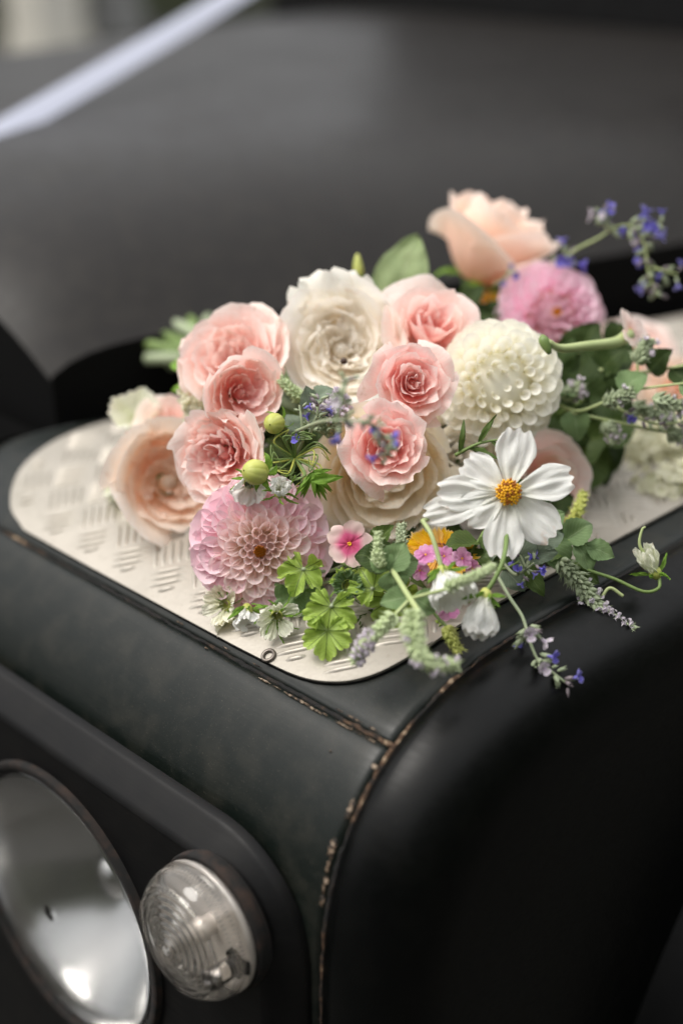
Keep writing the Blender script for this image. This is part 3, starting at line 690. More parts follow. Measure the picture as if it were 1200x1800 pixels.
def fp_mesh(name, mat, *a, **k): v, f_, u = floret_petal(*a, **k); return mesh(name, v, f_, mat, u)
DM = {}
def dahlia(name, label, loc, axis, R_, n, meshes, seed, th1=R(112), core=.30, wk=1.0, lenf=None, squash=1.0, tilt=R(24), otilt=0, corer=.42, roll=0, group='dahlias of the bouquet', power=.56, heart=None, stem=True):
    """meshes: list of (t, [variants]) with t the share from centre to rim"""
    rnd = random.Random(seed); root = thing(name, label, 'dahlia', loc, axis, roll, group); A_ = Vector((0, 0, 1))
    for i in range(n):
        t_ = (i+.5)/n; th = R(5)+(th1-R(5))*t_**power+rnd.uniform(-.045, .045); ph = i*R(137.508)+rnd.uniform(-.03, .03)
        g = Vector((math.sin(th)*math.cos(ph), math.sin(th)*math.sin(ph), math.cos(th)))
        vs = next(v for q, v in meshes if t_ <= q); me = rnd.choice(vs)
        r_out = R_*lenf(t_)*rnd.uniform(.95, 1.05); L = R_*(core+(.62-core)*t_**.5)
        wd = wk*R_*(.13+.30*min(1, t_**.5*1.0))*rnd.uniform(.94, 1.06)
        thg = th-tilt*(1-otilt*t_)*min(1, th/R(40)); gd_ = Vector((math.sin(thg)*math.cos(ph), math.sin(thg)*math.sin(ph), math.cos(thg)))
        tipv = g*r_out; tipv.z *= squash; y = A_-gd_*A_.dot(gd_)
        if y.length < .12: y = -Vector((math.cos(ph), math.sin(ph), 0)); y -= gd_*gd_.dot(y)
        link('petal', me, root, look(tipv-gd_*L, gd_, y, (wd, wd, L)))
    v, f_, u = lathe([(corer*R_*math.sin(q*math.pi/12), corer*R_*math.cos(q*math.pi/12)*squash) for q in range(13)][::-1], 22); link('receptacle', mesh('receptacle', v, f_, meshes[-1][1][0].materials[0] if corer > .38 else meshes[0][1][0].materials[0], u), root)
    if heart:
        V = [] 
        for i in range(46):
            t_ = (i+.5)/46; th = R(heart[2] if len(heart) > 2 else 20)*t_**.5; ph = i*R(137.5); g = Vector((math.sin(th)*math.cos(ph), math.sin(th)*math.sin(ph), math.cos(th)))
            V.append(xf(lathe([(.0003, R_*.1), (.016*R_, R_*.1), (.020*R_, R_*heart[1]), (.0003, R_*(heart[1]+.03))], 6), look((0, 0, 0), g)))
        V = join(V); tag(link('heart', mesh('heart', *V[:2], heart[0], V[2]), root), kind='stuff')
    v, f_, u = lathe([(.001, -.2*R_), (.25*R_, -.18*R_), (.28*R_, -.02*R_), (.1*R_, .0), (.001, .0)], 18); link('calyx', mesh('calyx', v, f_, S_bud2, u), root)
    if stem:
        b = root.matrix_world @ Vector((0, 0, -.15*R_)); stem_world(root, b, BIND+Vector((rnd.uniform(-.01, .01), rnd.uniform(-.01, .01), rnd.uniform(-.01, .01))), .0028, sag=.006)
    return root

def spike(root, pts, r0, r1, n, seed, green=None, flower=None, ff=.15, name='florets', taper=True, size=.0021):
    """dense spike of downy calyces with a few open florets, along world points"""
    rnd = random.Random(seed); P = curve(wpts(root, pts), 40); fr = frames(P); G, Fl = [], []
    for i in range(n):
        t_ = (i+.5)/n; k_ = min(int(t_*40), 39); p, d_, a, b = fr[k_]; p = p.lerp(fr[k_+1][0], t_*40-k_)
        ph = i*R(137.5)+rnd.uniform(-.2, .2); o = a*math.cos(ph)+b*math.sin(ph); rr = (r0+(r1-r0)*t_)*(1-.15*rnd.random())*(1+.18*math.sin(t_*n*.16*math.pi))
        g = (o+d_*.75).normalized(); L = rr*rnd.uniform(.9, 1.15); s_ = size*(.75+.25*rr/r0)*rnd.uniform(.8, 1.2)
        prt = [(.0004, 0), (s_*.34, L*.35), (s_*.5, L*.7), (s_*.28, L*.95), (.0001, L*1.15)]
        q = xf(lathe(prt, 6), look(p, g, d_)); G.append(q)
        for w_ in range(2):
            tip = p+g*L*1.0; e = (g+Vector((rnd.gauss(0, .5), rnd.gauss(0, .5), rnd.gauss(0, .5)))).normalized(); z_ = e.orthogonal().normalized()*s_*.12
            G.append(([tip-z_-g*L*.2, tip+z_-g*L*.2, tip+e*s_*.9], [(0, 1, 2)], None))
        if flower and rnd.random() < ff*math.sin(math.pi*min(1, (1-t_)*1.2)):
            for w_ in range(4):
                e = (g+(a*math.cos(w_*1.57+ph)+b*math.sin(w_*1.57+ph))*.9).normalized(); c0 = p+g*L*1.05
                Fl.append(xf(grid(2, 3, lambda x, y: ((x-.5)*s_*.9*math.sin(math.pi*(y*.8+.12)), 0, y*s_*1.0)), look(c0, e, g)))
    g_ = join(G); tag(link(name, mesh(name, *g_[:2], green or S_mint, g_[2]), root), kind='stuff')
    if Fl: q = join(Fl); tag(link('open_florets', mesh('open_florets', *q[:2], flower, q[2]), root), kind='stuff')

def cat_floret():
    """two-lipped violet-blue tube flower, unit length"""
    tb = lathe([(.06, 0), (.07, .3), (.11, .55), (.17, .68)], 10)
    L = [tb]
    for ang, ln, wd in ((0, .38, .26), (62, .26, .17), (-62, .26, .17), (160, .24, .16), (200, .24, .16)):
        def fn(a, b): return ((a-.5)*2*wd*math.sin(math.pi*(.18+.72*b))**.7, 0, b*ln)
        p = grid(4, 4, lambda a, b: ((a-.5)*2*wd*math.sin(math.pi*(.2+.66*b)), .05*math.sin(a*9)+.25*b*b*ln, b*ln))
        m = Matrix.Rotation(R(ang), 4, 'Z') @ Matrix.Translation((0, -.14, .64)) @ Matrix.Rotation(R(68), 4, 'X')
        L.append(xf(p, m))
    return join(L)
def calyx_shape():
    q = [lathe([(.02, 0), (.13, .12), (.17, .4), (.15, .62), (.11, .64), (.10, .45)], 10)]
    for j in range(5):
        q.append(xf(([(-.07, 0, 0), (.07, 0, 0), (0, .03, .26)], [(0, 1, 2)], None), Matrix.Rotation(R(72*j), 4, 'Z') @ Matrix.Translation((0, .15, .6))))
    return join(q)
cf = cat_floret(); CAT_F = mesh('floret', cf[0], cf[1], P_blue, cf[2]); CAT_F2 = mesh('floret', cf[0], cf[1], P_lilac, cf[2])
cs = calyx_shape(); CAT_C = mesh('calyx', cs[0], cs[1], S_fuzz, cs[2]); CAT_C2 = mesh('calyx', cs[0], cs[1], S_purple, cs[2])
def catmint(name, label, pts, whorls, seed, r=.0008, blue=.35, size=.0075, group='catmint sprigs', n_w=6, mat=None, extra=()):
    """whorls: positions 0..1 along the stem"""
    rnd = random.Random(seed); root = thing(name, label, 'catmint sprig', pts[0], None, 0, group); P = curve(wpts(root, pts), 48); fr = frames(P)
    v, f_, u = tube(P, lambda t_: r*(1.2-.5*t_), 7); link('stem', mesh('stem', v, f_, mat or S_fuzz, u), root)
    for w_ in whorls:
        k_ = min(int(w_*48), 47); p, d_, a, b = fr[k_]; n = max(2, int(n_w*(1.05-.35*w_)))
        for i in range(n):
            ph = i*2*math.pi/n+rnd.uniform(-.5, .5); o = a*math.cos(ph)+b*math.sin(ph); g = (o+d_*rnd.uniform(.2, .9)).normalized(); sz = size*rnd.uniform(.7, 1.05)*(1.05-.25*w_)
            q0 = p+o*size*.25*rnd.random()+d_*rnd.uniform(-.002, .002)
            link('calyx', CAT_C if rnd.random() < .75 else CAT_C2, root, look(q0, g, d_, sz*.85))
            if rnd.random() < blue: link('floret', CAT_F if rnd.random() < .85 else CAT_F2, root, look(q0+g*sz*.3, (g+Vector((rnd.gauss(0, .2), rnd.gauss(0, .2), rnd.gauss(0, .2)))).normalized(), d_, sz*1.05))
    return root

def ger_leaf(root, c, nrm_, up_, R_, seed, mat=None, lobes=5, amp=.34, stem_to=None):
    """ruffled lobed leaf: c world centre (stalk point), nrm_ facing, up_ the direction of its middle lobe"""
    n = 210; rings = [.08, .25, .42, .58, .72, .84, .93, 1.0]; V, F, U = [(0, 0, 0)], [], [(.5, 0)]
    for j, q in enumerate(rings):
        for i in range(n+1):
            a = i/n; th = (a-.5)*R(312); lb = abs(math.cos(math.pi*lobes*(a-.0)/1.0+math.pi/2*0+math.pi/2)); lobe = lb**.5
            rr = R_*(.64+.36*lobe)*(.80+.20*math.cos(th)); tooth = .94+.11*abs(math.sin(a*lobes*4.0*math.pi))**.6+.10*nz(a*7, seed)
            k_ = q if q < .6 else q
            r = rr*q*(tooth if q > .85 else 1); r = r if q > .5 else R_*.8*q*(.85+.15*lobe)
            z = amp*R_*q*q*(math.cos(a*lobes*2*math.pi)*.55+1.1*nz(math.cos(th)*1.6, math.sin(th)*1.6, seed)+.42*math.cos(a*lobes*6*math.pi+seed)*q*q*q*.8)+.14*R_*q*q*(1-.6*q)*2-.05*R_
            V.append((r*math.sin(th), r*math.cos(th), z)); U.append((a, q))
    for i in range(n): F.append((0, 1+i, 2+i))
    for j in range(len(rings)-1):
        for i in range(n): o = 1+j*(n+1)+i; F.append((o, o+n+1, o+n+2, o+1))
    m = look(c, nrm_, up_); v = [root.matrix_world.inverted() @ m @ Vector(p) for p in V]; o = link('leaf', mesh('leaf', v, F, mat or L_ger, U), root)
    if stem_to is not None: stem_world(root, c, stem_to, .0010, S_fuzz, .004, 'leaf_stalk', 8)
    return o

def simple_leaf_sprig(name, label, pts, leaves, seed, mat, stem=S_green, r=.0009, group='leafy sprigs', cat='leaf sprig'):
    """leaves: (t along the stem, length, width, side angle deg)"""
    rnd = random.Random(seed); root = thing(name, label, cat, pts[0], None, 0, group); P = curve(wpts(root, pts), 32); fr = frames(P)
    v, f_, u = tube(P, lambda t_: r*(1.2-.6*t_), 7); link('stem', mesh('stem', v, f_, stem, u), root)
    for t_, L, W_, sa in leaves:
        p, d_, a, b = fr[min(int(t_*32), 32)]; pw = root.matrix_world @ p; view = (Vector(cam.location)-pw).normalized(); sd_ = d_.cross(view).normalized()
        to = (d_*math.cos(R(sa))+sd_*math.sin(R(sa))+view*rnd.uniform(-.15, .35)).normalized(); face = (view+Vector((0, 0, .8))+Vector((rnd.gauss(0, .35), rnd.gauss(0, .35), 0))).normalized()
        add_leaf(root, pw, to, L, W_, mat, face, droop=rnd.uniform(.1, .6), fold=rnd.uniform(.1, .4), serr=1, seed=rnd.random()*9)
    return root

# ================================================================ the bouquet lying on the plate
PP = [P_pink, P_pink]
VIEW = Vector((0.6409, -0.6409, 0.4226))
# --- spray roses
garden = dict(w0=.85, w1=.85, ruf=1.3, zj=.07, z0=.02, z1=.16, zb=.06, r0=.14, rp=.75, refl=.20, tip=.3, fold=1.0)
rose('rose', 'large pale pink open garden rose at the left top, above a smaller pink rose', (-0.2022, 0.1296, 0.0991), (0.3738, -0.5675, 0.7336), 0.0300, 34, [P_pale, P_pale], 11, **garden)
rose('rose', 'small pink rose tucked against the lower right of the pale pink open rose', (-0.1665, 0.1058, 0.0917), (0.8679, -0.3560, 0.3465), 0.0237, 26, [P_pink, P_pale], 12, roll=1, **{**garden, 'ruf': .9, 'z1': .25, 'refl': .05})
rose('rose', 'ruffled pink rose between the green dahlia buds and the blurred peach rose', (-0.1609, 0.0810, 0.0645), (0.4421, -0.8458, 0.2987), 0.0252, 34, [P_pink, P_pale], 13, roll=2, **{**garden, 'ruf': 1.5})
rose('rose', 'large blurred peach rose at the far left, partly behind the ruffled pink rose', (-0.2234, 0.0990, 0.0257), (0.8059, -0.3099, 0.5045), 0.0354, 26, [P_peach, P_peach], 14, **{**garden, 'ruf': .8, 'r0': .2, 'z0': -.3, 'z1': .22})
rose('rose', 'big ivory garden rose with one tall upright petal and a dark hole in its heart', (-0.1648, 0.1768, 0.1022), (0.6146, -0.5865, 0.5275), 0.0346, 46, [P_white, P_white], 15, roll=.5, **{**garden, 'ruf': 1.2, 'z0': -.12, 'z1': .24, 'r0': .16})
rose('rose', 'pale pink rose with a half open bud centre below the big pale leaf', (-0.1318, 0.2163, 0.1120), (0.6391, -0.3238, 0.6976), 0.0262, 22, [P_pink, P_pale], 16, roll=2.2, w0=1.3, w1=.95, ruf=.7, refl=.35, z0=.36, z1=.02, tip=1.6)
rose('rose', 'pink spiral rose in the middle, touching the white ball dahlia', (-0.0950, 0.1605, 0.1017), (0.7048, -0.5365, 0.4640), 0.0206, 26, [P_pink, P_pink], 17, roll=.3, w0=1.35, w1=.8, ruf=.95, refl=.42, z0=.22, z1=.04, tip=2.0)
rose('rose', 'lowest pink rose, behind the foreground catmint flowers and over a cream rose', (-0.0839, 0.1292, 0.0777), (0.6488, -0.6205, 0.4406), 0.0210, 26, [P_pink, P_pink], 18, roll=1.3, w0=1.1, w1=.8, ruf=1.15, refl=.32, tip=1.8, z0=.14, z1=.12, zb=.04)
rose('rose', 'wide cream rose at the bottom under the lowest pink rose', (-0.1062, 0.1495, 0.0477), (0.7387, -0.6643, 0.1142), 0.0394, 34, [P_cream, P_cream], 19, roll=.9, w0=1.2, w1=1.0, ruf=.45, refl=.16, z0=.0, z1=.18)
rose('rose', 'tall apricot rose seen from its side at the top right, blurred', (-0.2037, 0.3514, 0.1184), (0.1807, 0.3139, 0.9321), 0.0387, 16, [P_apric, P_apric], 20, roll=2.6, w0=1.5, w1=1.25, ruf=.42, refl=.24, z0=.75, z1=.50, zb=.05, r0=.1, rp=.6, tip=.5, sepals=True)
rose('rose', 'pale blush rose behind the cosmos on the right', (-0.0682, 0.2462, 0.0253), (0.8147, -0.3681, 0.4481), 0.0298, 16, [P_apric, P_pale], 21, w0=1.2, w1=.9, ruf=.6, refl=.2)
rose('rose', 'cream rose mostly hidden between the cream rose and the white ball dahlia', (-0.0950, 0.1964, 0.0498), (0.7057, -0.4969, 0.5051), 0.0253, 18, [P_white, P_cream], 22, w0=1.2, w1=.9, ruf=.6, refl=.25)
rose('rose', 'blurred blush rose at the far right edge behind the leafy stems', (-0.1410, 0.4427, 0.0316), (0.6134, -0.2977, 0.7315), 0.0329, 20, [P_apric, P_pale], 23, w0=1.2, w1=.9, ruf=.7, refl=.3)
rose('rose', 'blurred pale pink rose low at the right picture edge', (-0.0842, 0.4145, 0.0328), (0.5740, -0.4096, 0.7091), 0.0260, 18, [P_apric, P_peach], 24, w0=1.2, w1=.9, ruf=.7, refl=.3)
rose('rose', 'orange brown fading rose deep between the apricot rose and the lilac dahlia', (-0.1955, 0.3348, 0.0806), (0.6304, -0.4601, 0.6252), 0.0179, 14, [P_peach, P_gold], 25, ruf=.9)
rose('rose', 'small blurred blush rose at the upper left, behind the peach rose', (-0.2545, 0.1212, 0.0475), (0.3583, -0.5154, 0.7785), 0.0170, 18, [P_pale, P_pale], 26, ruf=1.0)
rose('rose', 'hazy white rose at the right edge under the leafy stems', (-0.0871, 0.4016, 0.0176), (0.4396, -0.4396, 0.7833), 0.0223, 18, [P_white, P_white], 27, ruf=1.0)
# tall upright petal of the ivory rose
r5 = [o for o in COL.objects if o.get('label', '').startswith('big ivory')][0]
for tp_, tm_, w_, h_, sd_ in (((-0.1788, 0.1831, 0.1329), (-0.1810, 0.1853, 0.1254), .0150, .030, 3), ((-0.1859, 0.1731, 0.1286), (-0.1901, 0.1770, 0.1219), .0110, .024, 5), ((-0.1690, 0.1910, 0.1300), (-0.1748, 0.1969, 0.1243), .0110, .024, 8)):
    p = grid(16, 12, lambda a, b: ((a-.5)*2*w_*(.45+.55*math.sin(min(1, b*1.5)*math.pi/2))*math.sqrt(max(0, 1-max(0, (b-.62)/.40)**2)), .006*math.cos((a-.5)*3)+.002*nz(a*4, b*3, sd_)-.008*b*b, b*h_*(1+.03*math.cos(a*6+sd_))))
    gd_ = Vector(tp_)-Vector((-0.1812, 0.1932, 0.1000)); m = look(Vector(tm_)-gd_.normalized()*h_*.5, gd_, VIEW)
    v, f_, u = xf(p, r5.matrix_world.inverted() @ m); link('petal', mesh('petal', v, f_, P_white, u), r5)
v, f_, u = xf(lathe([(.0001, .0), (.0016, -.0002), (.0020, -.0014), (.0001, -.002)], 12), r5.matrix_world.inverted() @ look((-0.1444, 0.1582, 0.1022), VIEW)); link('heart_hole_shade', mesh('heart_hole_shade', v, f_, S_dk, u), r5)  # dark brown disc standing in for the shade in the rose's central hole

# --- dahlias
wd_a = [fp_mesh('petal', P_wdah, R(140), R(104), R(52), -.06, .5, seed=i) for i in range(3)]
wd_b = [fp_mesh('petal', P_wdah, R(130), R(84), R(38), .03, .5, seed=i*3) for i in range(5)]
dahlia('dahlia', 'white ball dahlia right of the pink roses, above the cosmos', (-0.0888, 0.2238, 0.0865), (0.6858, -0.6577, 0.3116), 0.0353, 185, [(.2, wd_a), (1, wd_b)], 31, th1=R(120), core=.42, corer=.50, wk=1.36, power=.5, lenf=lambda t_: .84+.16*min(1, t_*3), heart=(S_bud2, .42, 8))
pd_a = [fp_mesh('petal', P_pdah, R(160), R(150), R(120), -.08, .3, seed=i, wid=.42) for i in range(3)]
pd_b = [fp_mesh('petal', P_pdah, R(150), R(110), R(72), .10, .3, seed=i) for i in range(3)]
pd_c = [fp_mesh('petal', P_pdah2, R(120), R(78), R(40), .10, .7, seed=i*4, wid=.60) for i in range(4)]
dahlia('dahlia', 'pale pink dahlia with cream heart at the lower left, above the scented geranium leaves', (-0.1279, 0.0798, 0.0221), (0.7007, -0.6588, 0.2740), 0.0364, 112, [(.24, pd_a), (.60, pd_b), (1, pd_c)], 32, th1=R(92), core=.28, otilt=.8, corer=.26, wk=1.62, power=.54, lenf=lambda t_: .46+.62*t_**1.15, squash=.82, heart=(S_brownc, .36, 13))
ld_a = [fp_mesh('petal', P_ldah, R(160), R(140), R(100), -.06, .3, seed=i, wid=.42) for i in range(2)]
ld_b = [fp_mesh('petal', P_ldah, R(140), R(90), R(50), .08, .3, seed=i) for i in range(2)]
dahlia('dahlia', 'lilac pink dahlia at the upper right beside the apricot rose, blurred', (-0.1415, 0.3398, 0.0893), (0.7351, -0.5482, 0.3989), 0.0358, 130, [(.25, ld_a), (1, ld_b)], 33, th1=R(108), core=.32, corer=.34, otilt=.4, wk=1.3, lenf=lambda t_: .60+.42*t_**.7, heart=(S_yel, .42, 10))

# --- cosmos
def cosmos_petal(L, W_, seed, cup=.1):
    def fn(a, b):
        u = a*2-1; w_ = W_*(.16+.84*math.sin(min(1, b/.78)*math.pi/2)**1.3)*(1-.22*max(0, (b-.72)/.28)**2)
        end = 1-.07*abs(u)**3+.035*math.cos(u*math.pi*3.0)+.02*nz(u*3, seed)
        x = u*w_; z = L*b*(end if b > .6 else 1); y = cup*L*b*b+.0006*math.cos(u*math.pi*4.5+seed)*b*(1-.5*b)+.0022*nz(u*2+seed, b*2.5, seed)-.18*W_*u*u*(1-b)*-1
        return (x, y, z)
    return grid(22, 14, fn)
co = thing('cosmos_flower', 'white open cosmos with a yellow centre in front, right of the cream rose', 'cosmos', (-0.0204, 0.1489, 0.0657), (0.6563, -0.5858, 0.4755), 0, 'cosmos flowers')
ci = co.matrix_world.inverted()
for i, (px, py, wf, lf, dd) in enumerate(((912, 760, 1, 1.0, .698), (822, 812, .92, 1, .698), (774, 868, .88, 1, .700), (818, 905, 1.0, 1, .690), (880, 975, 1, 1, .688), (972, 938, 1.05, 1, .692), (1000, 840, .92, 1, .700), (752, 905, .8, 1.0, .712))):
    tip = Vector((-0.0204, 0.1489, 0.0657)); w_ = ci @ (cam.matrix_world.translation if False else tip)
    a = math.atan2(-(py-866), px-892); rr = math.hypot(px-892, py-866)*.703/2500
    # direction in the flower's own plane
    dirw = ((Vector((0.7071, 0.7071, 0.0000))*math.cos(a)+Vector((-0.2988, 0.2988, 0.9063))*math.sin(a))); dl = (ci.to_3x3() @ dirw); dl.z = 0; dl.normalize()
    v, f_, u = xf(cosmos_petal(rr*lf, .0105*wf, i*3.3, cup=-.05 if i % 2 else .06), look(dl*.0015+Vector((0, 0, -.0006*(i % 3))), dl, (0, 0, 1))); link('petal', mesh('petal', v, f_, P_cosmos, u), co)
def disc(root, R_, n, mat1, mat2, zk=.5, base=Matrix()):
    A1, A2 = [], []
    rnd = random.Random(5)
    for i in range(n):
        t_ = math.sqrt((i+.5)/n); ph = i*R(137.5); p = Vector((R_*t_*math.cos(ph), R_*t_*math.sin(ph), R_*zk*(1-t_*t_*.7))); g = Vector((p.x*.8, p.y*.8, R_)).normalized(); s_ = R_*.115
        q = xf(lathe([(.0001, -R_*.3), (s_*.6, -R_*.3), (s_*.7, R_*.02), (s_*1.05, R_*.10), (s_*.7, R_*.2), (.0001, R_*.16)], 7), base @ look(p, g)); (A1 if rnd.random() < .78 else A2).append(q)
    for nm, A_, m in (('disc_florets', A1, mat1), ('disc_anthers', A2, mat2)): q = join(A_); tag(link(nm, mesh(nm, *q[:2], m, q[2]), root), kind='stuff')
    v, f_, u = xf(lathe([(.0001, R_*.2), (R_*.8, 0), (R_*.9, -R_*.4), (.0001, -R_*.6)], 20), base); link('disc', mesh('disc', v, f_, mat2, u), root)
disc(co, .0062, 70, S_yel, S_brownc, .55, Matrix.Translation((0, 0, .0012)))
stem_world(co, (-0.0218, 0.1511, 0.0640), Vector((-0.0526, 0.1806, 0.0324)), .0011, sag=.004)
# second small white flower peeping from under it
def cup_flower(name, label, cat, loc, axis, L, W_, n, mat, open_, seed, group=None, sep=8, sepL=.009, nodd=0, rings=1, sepmat=None):
    root = thing(name, label, cat, loc, axis, seed, group); rnd = random.Random(seed)
    for i in range(n):
        a = i*2*math.pi/n*(1 if rings == 1 else 1)+rnd.uniform(-.12, .12); o = Vector((math.cos(a), math.sin(a), 0)); th = open_*rnd.uniform(.75, 1.25); g = (o*math.sin(th)+Vector((0, 0, 1))*math.cos(th)).normalized()
        v, f_, u = xf(cosmos_petal(L*rnd.uniform(.9, 1.1), W_*rnd.uniform(.85, 1.1), seed+i*2.1, cup=.10), look(o*.0022, g, -o)); link('petal', mesh('petal', v, f_, mat, u), root)
    v, f_, u = lathe([(.0003, -.0035), (.0018, -.003), (.0032, -.0008), (.0034, .0012), (.0028, .0026)], 14); link('calyx', mesh('calyx', v, f_, sepmat or S_bud2, u), root)
    for i in range(sep):
        a = i*2*math.pi/sep; o = Vector((math.cos(a), math.sin(a), 0)); g = (o*.9+Vector((0, 0, rnd.uniform(-.2, .9)))).normalized()
        v, f_, u = xf(leaf_shape(sepL*rnd.uniform(.8, 1.2), .0012, droop=-.4), look(o*.0026, g, o)); link('sepal', mesh('sepal', v, f_, L_fresh, u), root)
    return root
r1 = cup_flower('cosmos_bud', 'half open white cosmos bell hanging beside the mint spike, left of another bell', 'cosmos bud', (-0.0229, 0.1044, 0.0374), (0.7577, -0.3691, -0.5382), .0190, .0085, 7, P_cosmos, R(30), 2, 'cosmos flowers')
stem_world(r1, (-0.0236, 0.1043, 0.0384), (-0.0432, 0.1115, 0.0554), .0012, S_pale, -.004); stem_world(r1, (-0.0432, 0.1115, 0.0554), (-0.0551, 0.1461, 0.0430), .0010, S_pale, 0)
r2 = cup_flower('cosmos_bud', 'drooping white cosmos bell on a curved green stem, lowest of the white flowers', 'cosmos bud', (-0.0049, 0.1156, 0.0271), (0.3405, -0.6249, -0.7025), .0195, .0085, 7, P_cosmos, R(17), 3, 'cosmos flowers')
P_ = wpts(r2, curve([(-0.0051, 0.1159, 0.0279), (-0.0040, 0.1206, 0.0334), (-0.0049, 0.1280, 0.0412), (-0.0146, 0.1423, 0.0468), (-0.0345, 0.1646, 0.0518)], 24)); v, f_, u = tube(P_, .0012, 8); link('stem', mesh('stem', v, f_, S_green, u), r2)
cup_flower('white_flower', 'small crumpled white flower between the two green dahlia buds and the pink dahlia', 'small flower', (-0.1117, 0.0796, 0.0588), (0.4575, -0.3084, 0.8340), .0088, .0052, 6, P_cosmos, R(20), 7, 'small white flowers')
cup_flower('white_flower', 'white petals hanging behind the lower green dahlia bud', 'small flower', (-0.1330, 0.0785, 0.0588), (0.5771, -0.7427, -0.3397), .0115, .0065, 4, P_cosmos, R(38), 8, 'small white flowers')
cup_flower('white_flower', 'blurred white flower at the upper left edge of the bouquet above the peach rose', 'small flower', (-0.2762, 0.1179, 0.0399), (0.2638, -0.4271, 0.8649), .021, .0115, 5, P_green, R(42), 9, 'small white flowers')
cup_flower('white_flower', 'blurred pale green petals under the peach rose at the far left', 'small flower', (-0.2685, 0.1078, 0.0127), (0.2535, -0.7919, -0.5556), .024, .012, 5, P_green, R(30), 10, 'small white flowers')
cup_flower('white_flower', 'small white flower fallen on the plate below the pale pink dahlia', 'small flower', (-0.1288, 0.0591, -0.0173), (0.6234, -0.7725, -0.1213), .0100, .0065, 4, P_fluff, R(40), 12, 'small white flowers')
cup_flower('white_flower', 'white bell flower beside the hellebore under the pale pink dahlia', 'small flower', (-0.1191, 0.0614, -0.0048), (0.6236, -0.6236, -0.4715), .0100, .0062, 4, P_cosmos, R(25), 13, 'small white flowers')
cup_flower('white_flower', 'green and white flowers just below the left rim of the pale pink dahlia', 'small flower', (-0.1328, 0.0591, -0.0066), (0.2222, -0.8507, 0.4764), .0115, .0038, 7, P_fluff, R(50), 14, 'small white flowers')
cup_flower('green_flower', 'pale green star shaped flower under the pale pink dahlia', 'small flower', (-0.0982, 0.0632, -0.0007), (0.7276, -0.6591, 0.1900), .0120, .0052, 5, P_green, R(52), 15, 'small white flowers', sepL=.012)
cup_flower('green_flower', 'green star shaped cluster above the geranium leaf', 'small flower', (-0.0730, 0.0899, 0.0158), (0.4981, -0.6361, 0.5893), .0085, .0035, 8, L_mint, R(45), 16, 'small white flowers', sepL=.010)

# pink-eyed phlox
def phlox(label, loc, axis, R_, mat, n, seed, roll=0, group='phlox florets', cols=None):
    root = thing('phlox_flower', label, 'phlox', loc, axis, roll, group); rnd = random.Random(seed)
    for i in range(n):
        a = i*2*math.pi/5; o = Vector((math.cos(a), math.sin(a), 0)); p = grid(10, 8, lambda x, y: ((x-.5)*2*R_*.50*(.14+.86*math.sin(min(1, y/.8)*math.pi/2)**1.5)*(1-.28*max(0, (y-.7)/.3)**2), .0007*nz(x*3, y*3, i+seed)+.10*R_*y*y*(1 if i % 2 else -1), R_*y*(1-.08*abs(x*2-1)**3-.05*math.cos((x-.5)*6)**8)))
        v, f_, u = xf(p, look(o*R_*.06, (o+Vector((0, 0, .12))), (0, 0, 1))); link('petal', mesh('petal', v, f_, mat, u), root)
    v, f_, u = lathe([(R_*.10, 0), (R_*.08, -R_*.2), (R_*.06, -R_*1.1), (.0002, -R_*1.15)], 10); link('tube', mesh('tube', v, f_, S_pale, u), root)
    v, f_, u = lathe([(R_*.02, -.0002), (R_*.09, .0004), (R_*.10, -.0002)], 10); link('eye', mesh('eye', v, f_, S_yel, u), root)
    return root
phlox('pale phlox floret with a bright pink eye right of the pale pink dahlia', (-0.0790, 0.0967, 0.0352), (0.6875, -0.5198, 0.5071), 0.0115, P_eye, 5, 1, .9)
for i, (px, py, d_, rr, ax, lb) in enumerate(((748, 975, .712, 20, (-.3, .5), 'mauve floret in front of the golden flower, leftmost of its cluster'), (780, 978, .712, 20, (.2, .6), 'mauve floret in the middle of the cluster below the golden flower'), (812, 982, .714, 20, (.4, .3), 'mauve floret at the right of the cluster below the golden flower'), (738, 1003, .715, 18, (-.4, -.1), 'mauve floret touching the left white bell flower'), (786, 1070, .715, 22, (.1, -.2), 'mauve floret below the white bell flowers'), (830, 1000, .720, 16, (.3, .0), 'mauve floret behind the right mint tip'))):
    ax_ = (Vector((0.7071, 0.7071, 0.0000))*ax[0]+Vector((-0.2988, 0.2988, 0.9063))*ax[1]+VIEW*.8).normalized(); phlox(lb, ((-0.0441, 0.1157, 0.0347), (-0.0374, 0.1219, 0.0340), (-0.0318, 0.1294, 0.0320), (-0.0455, 0.1133, 0.0261), (-0.0301, 0.1173, 0.0088), (-0.0300, 0.1356, 0.0246))[i], ax_, rr*.712/2500, P_mauve, 5, i+3, i*.7, 'mauve phlox florets')
# long-tubed flower on the right
tf = phlox('blush trumpet flower with a long pale green tube at the right', (-0.0523, 0.2942, 0.1097), (0.7479, 0.2435, 0.6175), 0.0128, P_pale, 5, 20, .3)
P_ = wpts(tf, curve([(-0.0520, 0.2930, 0.1074), (-0.0512, 0.2777, 0.1065), (-0.0535, 0.2540, 0.1095), (-0.0573, 0.2359, 0.1116), (-0.0605, 0.2281, 0.1165)], 20)); v, f_, u = tube(P_, lambda t_: .0036-.0018*t_ if t_ > .1 else .0036, 10); link('flower_tube', mesh('flower_tube', v, f_, S_pale, u), tf)
v, f_, u = tube(wpts(tf, curve([(-0.0576, 0.2270, 0.1104), (-0.0618, 0.2268, 0.1165), (-0.0637, 0.2271, 0.1198)], 8)), lambda t_: .0030*math.sin(math.pi*(.12+.80*t_)), 9); link('calyx', mesh('calyx', v, f_, S_green, u), tf)

